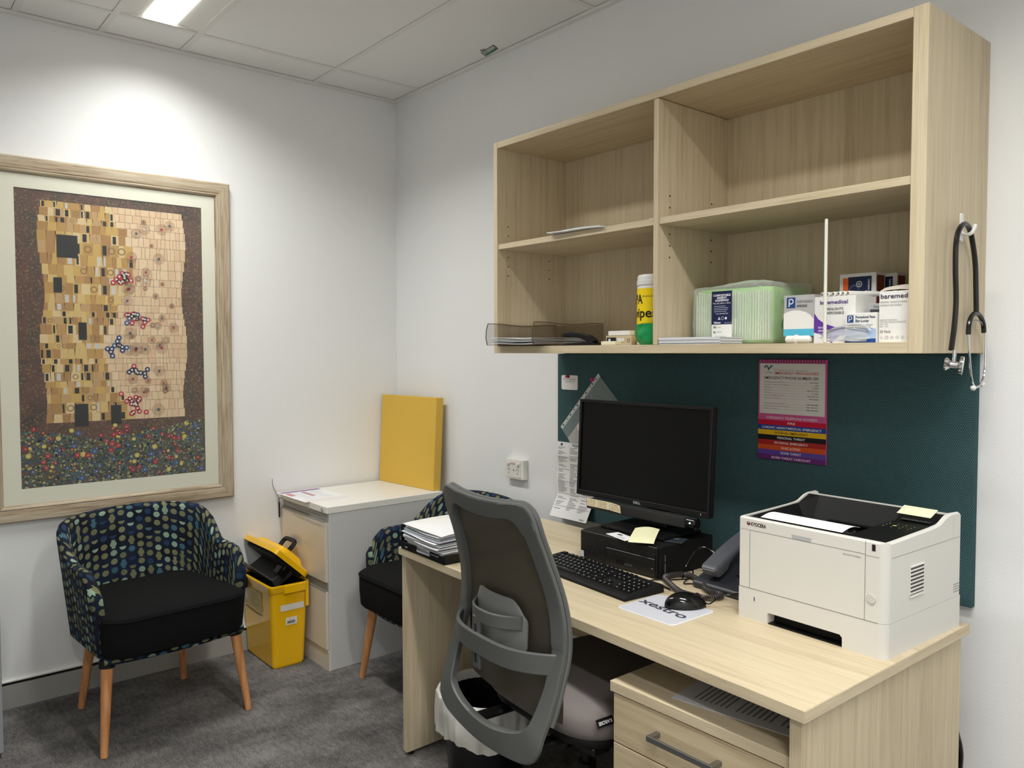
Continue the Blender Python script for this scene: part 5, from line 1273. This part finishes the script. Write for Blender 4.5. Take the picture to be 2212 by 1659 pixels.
for s, y, wd_ in (('COMPOSTABLE', .130, .062), ('GREENY', .1225, .036), ('UNDERPAD', .115, .048)): gr.text(s, lw/2, y, .0082, (236, 238, 244), 3, .03, align='CENTER', width=wd_)
gr.text('Pack 50 | 60cm x 40cm', lw/2, .1075, .006, (220, 222, 232), 3, .01, align='CENTER', width=.062)
for k in range(4): gr.rect(.008, .100-k*.0052, random.uniform(.03, .052), .0016, (170, 176, 196), 3)
gr.text('Code 60G/40COM', lw/2, .077, .0052, (214, 218, 230), 3, align='CENTER', width=.045)
gr.poly([(.022, .061), (.032, .061), (.027, .070)], (200, 206, 220), 3); gr.ring(.039, .065, .005, .004, (200, 206, 220), 3, n=12); gr.circ(.051, .065, .004, (220, 224, 232), 3)
gr.text('Haines', .008, .050, .008, (240, 242, 246), 3, .03, width=.024); gr.text('1 800 000 000', .044, .050, .004, (190, 196, 210), 3, width=.026)
gr.rect(.006, .036, .01, .006, (140, 140, 136), 2); gr.text('21136', .02, .037, .005, (120, 120, 116), 3); gr.text('2022/03', .02, .023, .005, (120, 120, 116), 3); gr.rect(.006, .021, .009, .006, (150, 150, 146), 2); gr.lines(.012, .011, .055, 3, .003, .001, (140, 140, 136), 2, .7)
gr.build('product_label', t)
gr = G((.1435, -.10, 0), (0, 1, 0), (0, 0, 1)); gr.n = Vector((1, 0, 0)); gr.text('Greeny', .03, .045, .042, (96, 150, 90), 1, .02, width=.13, shear=.2); gr.text('Haines', .03, .115, .02, (120, 168, 110), 1, .01, width=.06, shear=.5); gr.build('side_lettering', t)
# apron box standing on a clear packet
t = thing('clear_packet', 'flat clear plastic packet under the grey aprons box', 'packet', (2.50, -.26, SB)); obj('film', B(-.045, -.035, 0, .055, .05, .018, .004, 2), M_CLEAR, t)
def pbox(x, y, w, d, h, label, rot=0, z=SB, cat='box', name='carton', m=None, body=None):
    q = thing(name, label, cat, (x, y, z), math.radians(rot)); obj('box_body', body or B(-w/2, -d/2, 0, w/2, d/2, h, .0008, 1), m or M_WHTP, q)
    return q, G((-w/2, -d/2-.0004, 0), (1, 0, 0), (0, 0, 1))
t, gr = pbox(2.487, -.275, .088, .06, .109, 'grey, white and blue box of disposable aprons', -2, SB+.0185, name='apron_box', m=mat('apron_grey', (178, 176, 176), .5))
gr.poly([(0, .02), (.088, .02), (.088, .045), (.078, .056), (.064, .064), (.046, .0685), (.026, .069), (.008, .065), (0, .061)], (236, 234, 228), 1); gr.rect(0, .001, .088, .019, (86, 186, 214), 1)
def plogo(gr, x, y, s, l=2):
    gr.rect(x, y, s, s*1.1, (28, 66, 122), l); gr.rect(x+s*.22, y+s*.12, s*.14, s*.8, (220, 226, 232), l+1); gr.ring(x+s*.52, y+s*.68, s*.30, s*.19, (220, 226, 232), l+1, n=14); gr.rect(x+s*.24, y+s*.36, s*.3, s*.1, (220, 226, 232), l+1)
plogo(gr, .009, .076, .025); gr.text('DISPOSABLE', .038, .089, .0085, (120, 122, 128), 3, .01, width=.046); gr.text('APRONS', .038, .0775, .0088, (70, 72, 80), 3, .02, width=.031); gr.build('box_print', t)
# penlight box with pens on top
t, gr = pbox(2.588, -.265, .112, .085, .119, 'white and purple penlight box with pens lying on top', -3, name='penlight_box')
pur = (104, 60, 160)
gr.poly([(0, .0), (.0, .078), (.012, .062), (.03, .05), (.055, .042), (.085, .038), (.112, .036), (.112, .0)], pur, 1); gr.poly([(0, 0), (.0, .028), (.02, .022), (.05, .0), ], (240, 240, 238), 2); gr.poly([(.05, 0), (.07, .018), (.112, .024), (.112, 0)], (240, 240, 238), 2)
gr.text('baremedical', .016, .100, .0135, (84, 60, 130), 3, .02, width=.076); gr.rect(.03, .0955, .06, .0005, (190, 186, 190), 3)
gr.text('PENLIGHTS', .036, .084, .009, (90, 88, 92), 3, .015, width=.044); gr.text('DISPOSABLE', .032, .074, .009, (90, 88, 92), 3, .015, width=.05)
for k, s in enumerate(('BRAND', 'GENERATES', 'PUPIL ACTIVATED', 'AAA')): gr.text(s, .012, .038-.0085*k, .0068, (226, 220, 236), 3, .02, width=[.022, .03, .075, .014][k])
gr.build('box_print', t)
for k, px in enumerate((2.548, 2.562, 2.578, 2.592, 2.604, 2.617)):
    t = thing('penlight', 'white penlight lying on the purple box, %s' % ['leftmost of six', 'second from the left, behind the rod', 'third from the left', 'fourth from the left', 'second from the right', 'rightmost of six'][k], 'penlight', (px, -.30, SB+.1255), math.radians(-12-1.5*k), 'penlights on the purple box')
    obj('barrel', cyl((0, 0, 0), (0, .105, 0), .0058, 16, bev=.001), M_WHTP, t); b = cyl((0, -.0005, 0), (0, .002, 0), .0036, 12); obj('end_button', b, mat('pen_end_grey', (120, 118, 110), .4), t)
    obj('pocket_clip', B(-.0015, .055, .0055, .0015, .098, .0072, .0004, 1), M_WHTP, t)
# boxes behind
t, gr = pbox(2.69, -.19, .11, .1, .10, 'grey carton behind the face mask box', 0, name='carton', m=mat('grey_carton', (176, 178, 180), .5)); gr.rect(.0, .055, .11, .03, (70, 74, 80), 1); gr.text('Respirator', .02, .09, .007, (110, 110, 116), 2); gr.build('box_print', t)
for k, (x, y, lab) in enumerate(((2.572, -.135, 'navy and orange stethoscope box standing at the back of the right bay'), (2.60, -.075, 'stethoscope box mostly hidden behind the first navy and orange one'))):
    t, gr = pbox(x, y, .1, .05, .187, lab, -1, name='stethoscope_box', m=mat('steth_box_white', (214, 212, 206), .5)); t['group'] = 'stethoscope boxes'
    gr.rect(.010, .01, .0145, .166, (222, 96, 36), 1); gr.rect(.0245, .01, .064, .168, (26, 38, 68), 1)
    gr.ring(.055, .158, .0085, .006, (176, 182, 194), 2); gr.circ(.055, .158, .004, (140, 150, 170), 3)
    for q in range(18):
        a = q/17*PI; gr.circ(.045+.018*math.cos(a+.6)-.004, .12+.035*math.sin(a+.6), .0011, (150, 158, 176), 2, n=6)
    for q in range(14): gr.circ(.06+.014*math.cos(q/13*PI), .115+.018*math.sin(q/13*PI), .0011, (150, 158, 176), 2, n=6)
    b = text_mesh('Littmann', .009, .01); 
    for v in b.verts: x_, y_ = v.co.x, v.co.y; v.co = gr.P(.079+y_, .17-x_*.9, 2)
    kk = gr.mi((210, 212, 220)); 
    for f in b.faces: f.material_index = kk
    me = bpy.data.meshes.new('t'); b.to_mesh(me); b.free(); gr.bm.from_mesh(me); gr.build('box_print', t)
    g2 = G((.0504, -.025, 0), (0, 1, 0), (0, 0, 1)); g2.n = Vector((1, 0, 0)); g2.rect(.004, .0, .04, .18, (110, 40, 30), 1); g2.build('box_side_print', t)
# face mask box
t, gr = pbox(2.668, -.305, .079, .06, .073, 'white and blue face mask box behind the safety glasses', -2, name='mask_box')
plogo(gr, .006, .050, .016); gr.text('Procedural Face', .027, .060, .0085, (38, 50, 90), 2, .02, width=.049); gr.text('Ear-Loop', .027, .051, .0085, (38, 50, 90), 2, .02, width=.033)
gr.poly([(0, .01), (0, .032), (.03, .036), (.079, .034), (.079, .01)], (170, 192, 222), 1); gr.rect(0, 0, .079, .010, (34, 76, 150), 2); gr.lines(.006, .043, .07, 3, .0045, .0012, (150, 150, 154), 2, .7); gr.lines(.006, .026, .04, 3, .0045, .0014, (90, 110, 150), 2, .6); gr.build('box_print', t)
# respirator box with open flap
t, gr = pbox(2.7505, -.295, .081, .07, .122, 'white respirator mask box with its top flap open', -1, name='respirator_box')
gr.text('baremedic', .003, .105, .0155, (70, 56, 84), 2, .015, width=.076); gr.text('BM095 HEADSTRAP', .003, .094, .0062, (150, 148, 146), 2, width=.062); gr.text('RESPIRATOR MASKS', .003, .0865, .0062, (150, 148, 146), 2, width=.05)
gr.text('MEDES STANDARDS', .003, .052, .005, (150, 148, 146), 2, width=.04); gr.text('FLUID RESISTANCE', .003, .047, .005, (150, 148, 146), 2, width=.06); gr.text('PFE > 95%', .003, .042, .0045, (150, 148, 146), 2); gr.text('BFE > 99%', .003, .037, .0045, (150, 148, 146), 2)
gr.text('20 Pack', .003, .0235, .0085, (120, 118, 116), 2, .01, width=.026)
for k in range(6): 
    x = .003+k*.0125; gr.ring(x+.004, .012, .004, .0032, (130, 128, 126), 2, n=[3, 14, 4, 4, 4, 3][k])
gr.build('box_print', t)
bm = grid(8, 8, lambda u, v: (-.041+.082*u, -.034+.075*v, .122+.014*math.sin(v*2.2)+.004*math.sin(u*3))); thick(bm, .0008); obj('open_flap', bm, mat('flap_inside', (206, 198, 184), .7), t)
# rod
t = tag(obj('plastic_rod', B(2.5815, -.356, SB, 2.589, -.349, 1.722, .002, 1), mat('rod_white', (226, 226, 214), .4)), 'thin tall white plastic rod standing upright in the right cupboard bay', 'rod')
bm = N()
# white capped torch
t = thing('otoscope_handle', 'white capped plastic cylinder lying on the shelf before the aprons box', 'cylinder', (2.47, -.335, SB+.0105))
b = lathe([(0, 0), (.008, 0), (.010, .003), (.010, .020), (.0095, .024), (.0085, .024), (.0085, .026), (.0125, .026), (.0125, .031), (.0095, .031), (.0098, .062), (.006, .068), (0, .069)], 24); xf(b, Matrix.Rotation(PI/2, 4, 'Y')); obj('capped_cylinder', b, M_WHTP, t)
# safety glasses
t = thing('safety_glasses', 'clear plastic safety glasses lying in front of the boxes', 'safety glasses', (2.632, -.350, SB), math.radians(2))
def lens(u, v):
    a = (u-.5)*1.9; dip = .006*math.exp(-((u-.5)/.08)**2)*(1-v); return (.068*math.sin(a), .012-.035*math.cos(a)+.022, .003+dip+v*(.036-.012*abs(u-.5)*2))
bm = grid(24, 8, lens); thick(bm, .0016); obj('wrap_lens', bm, M_CLEAR, t)
obj('temple_arm', tube(spline([(-.062, .008, .012), (-.05, .006, .024), (-.01, .004, .042), (.04, .004, .046), (.064, .006, .03)], 6), .0024, 8), M_CLEAR, t)
obj('temple_arm', tube(spline([(.062, .008, .012), (.05, .006, .010), (.0, .005, .006), (-.05, .006, .008)], 6), .0024, 8), M_CLEAR, t)
obj('brow_bar', tube([Vector(lens(k/24, 1))+Vector((0, -.001, 0)) for k in range(25)], .0018, 6), mat('clear_edge', (206, 210, 212), .12, trans=.5), t)

# ------------------------------------------------------------------ edge of a grey locker at the far left
t = thing('grey_locker', 'edge of a grey metal locker at the left border of the photo', 'locker', (.441, -1.857, 0))
obj('locker_body', B(-.38, -.50, .02, 0, 0, .55, .002, 1), mat('locker_grey', (150, 154, 158), .4), t); obj('locker_foot', B(-.37, -.49, 0, -.01, -.012, .02), M_BLK, t, False)
